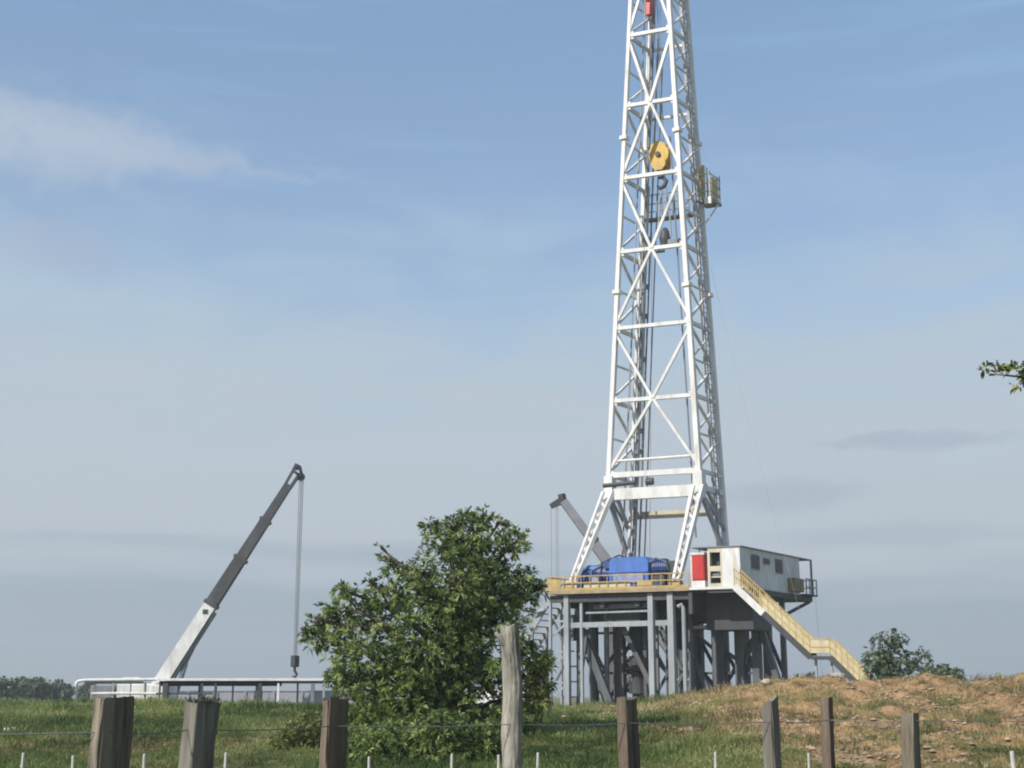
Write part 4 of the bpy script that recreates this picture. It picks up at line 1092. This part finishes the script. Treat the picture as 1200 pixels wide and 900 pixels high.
for p, Y, a, b, zt, m, ln, sl, tu, sd_, rd, lb in POSTS:
    if not rd:   # all split posts stand turned the same way
        a, b, tu = a * math.cos(R(tu)) / math.cos(R(36)), b * abs(math.sin(R(tu))) / math.sin(R(36)), -36 - (sd_ % 3)
    post(lb, (p - 600) / 1640 * Y * 0.976, Y, a, b, zt, m, ln, sl, tu, sd_, rd, .86 if rd else (1.16 if sd_ == 2 else .93))


def fence_wires():
    ends = [(-.9 - 3.4, 6.9)] + [((p[0] - 600) / 1640 * p[1] * 0.976, p[1] - .06) for p in POSTS] + [(5.2, 11.6)]
    for dz, lb in ((.185, 'upper barbed wire strung along the near fence posts'), (.62, 'lower barbed wire strung along the near fence posts')):
        m = MB(); pts = []
        for (x0, y0), (x1, y1) in zip(ends[:-1], ends[1:]):
            for i in range(6):
                f = i / 6; pts.append((x0 + (x1 - x0) * f, y0 + (y1 - y0) * f, 1.6 - dz - .012 * math.sin(math.pi * f)))
        pts.append((*ends[-1], 1.6 - dz)); m.tube(pts, .0032, 5)
        for i in range(len(pts) - 1):
            c = Vector(pts[i]).lerp(Vector(pts[i + 1]), .5); m.tube([c + Vector((-.012, 0, .012)), c + Vector((.012, 0, -.012))], .0018, 4)
        tag(m.build('fence_wire', CABLE), lb, 'fence wire', 'wires of the near fence')


fence_wires()
# dry weeds caught on the leaning post
_b = np.array([[-1.78 + random.uniform(-.06, .09) + .04, 8.0 + random.uniform(-.07, .05), 1.555] for _ in range(60)])
_u = unit(np.stack([RNG.normal(.2, .5, 60), RNG.normal(0, .4, 60), np.ones(60) * .6], 1)); _a = RNG.random(60) * 6.28
tag(blade_mesh('dry_weed', mat('dark_weed', (.07, .065, .05), .9), _b, _u, np.stack([np.cos(_a), np.sin(_a), 0 * _a], 1), RNG.uniform(.05, .12, 60), np.full(60, .009), RNG.random(60), .4), 'dark dry weed tuft lying on top of the leaning grey post', 'weed')

STK = [(24, 'thin pale stake in the lower left corner'), (100, 'thin pale stake just left of the thickest post'), (176, 'thin pale stake between the thickest post and the leaning post'),
       (262, 'thin pale stake just right of the leaning grey post'), (437, 'thin pale stake below the left part of the tree crown'), (530, 'thin pale stake left of the tall gnarled post'),
       (586, 'thin pale stake touching the left side of the tall gnarled post'), (627, 'thin pale stake just right of the tall gnarled post'), (836, 'thin pale stake between reddish brown post and slanted top post'),
       (947, 'thin pale stake left of the thin dark brown post'), (1187, 'thickest pale stake at the right edge')]
Ys = 14.5
st0 = None
for p, lb in STK:
    x = (p - 600) / 1640 * Ys * 0.976
    if st0 is None:
        m = MB(); m.tube([(0, 0, -.2), (0, 0, .5), (.004, 0, 1.02), (.005, 0, 1.03)], [.018, .017, .015, .012], 6)
        m.tube([(-.025, 0, .9), (.03, 0, .9)], .004, 4)
        st0 = m.build('fence_stake', STAKE, None, True); o = st0
    else:
        o = st0.copy(); COL.objects.link(o)
    o.location = (x, Ys + random.uniform(-.2, .2), random.uniform(-.02, .02)); o.rotation_euler = (random.uniform(-.03, .03), random.uniform(-.03, .03), random.uniform(0, 3))
    if p == 1187: o.scale = (1.6, 1.6, 1.04)
    tag(o, lb, 'stake', 'thin stakes of the second fence')


# ------------------------------------------------------------------ stones and clods on the bank
def stone(x, y, r, sq, lb, m=STONE, seed=0, cat='stone', group=None):
    rg = np.random.default_rng(seed); vs = []; fs = []; n, k = 10, 6
    for i in range(k + 1):
        th = math.pi * i / k
        for j in range(n):
            a = 2 * math.pi * j / n; q = r * (1 + rg.uniform(-.16, .16))
            vs.append((x + q * math.sin(th) * math.cos(a), y + q * math.sin(th) * math.sin(a), float(gz(x, y)) + r * .25 + q * sq * math.cos(th)))
    for i in range(k):
        for j in range(n): fs.append((i * n + j, (i + 1) * n + j, (i + 1) * n + (j + 1) % n, i * n + (j + 1) % n))
    o = MB().add(vs, fs).build('stone', m); tag(o, lb, cat, group); return o


stone(10.6, 46.6, .30, .45, 'pale flat stone on the crest of the dry bank near the stair foot', seed=1)
stone(-11.8, 34, .20, .3, 'small white stone lying in the grass at far left', WHITE, 2)
stone(16.2, 44.5, .16, .6, 'small pale stone high on the dry bank at the right edge', seed=3)
stone(8.0, 45.0, .16, .6, 'small pale stone on the crest left of the flat stone', seed=4)


# ------------------------------------------------------------------ the air
def haze():
    o = MB().box((0, 0, 29.9), (3100, 3100, 62.4)).build('haze', bpy.data.materials.new('haze_air')); setting(o, 'stuff')
    m = o.data.materials[0]; m.use_nodes = True; nt = m.node_tree; nt.nodes.clear()
    out = nt.nodes.new('ShaderNodeOutputMaterial'); v = nt.nodes.new('ShaderNodeVolumePrincipled')
    v.inputs['Color'].default_value = (.95, .97, .98, 1); v.inputs['Density'].default_value = .0006; v.inputs['Anisotropy'].default_value = .2
    nt.links.new(v.outputs[0], out.inputs['Volume'])


haze()
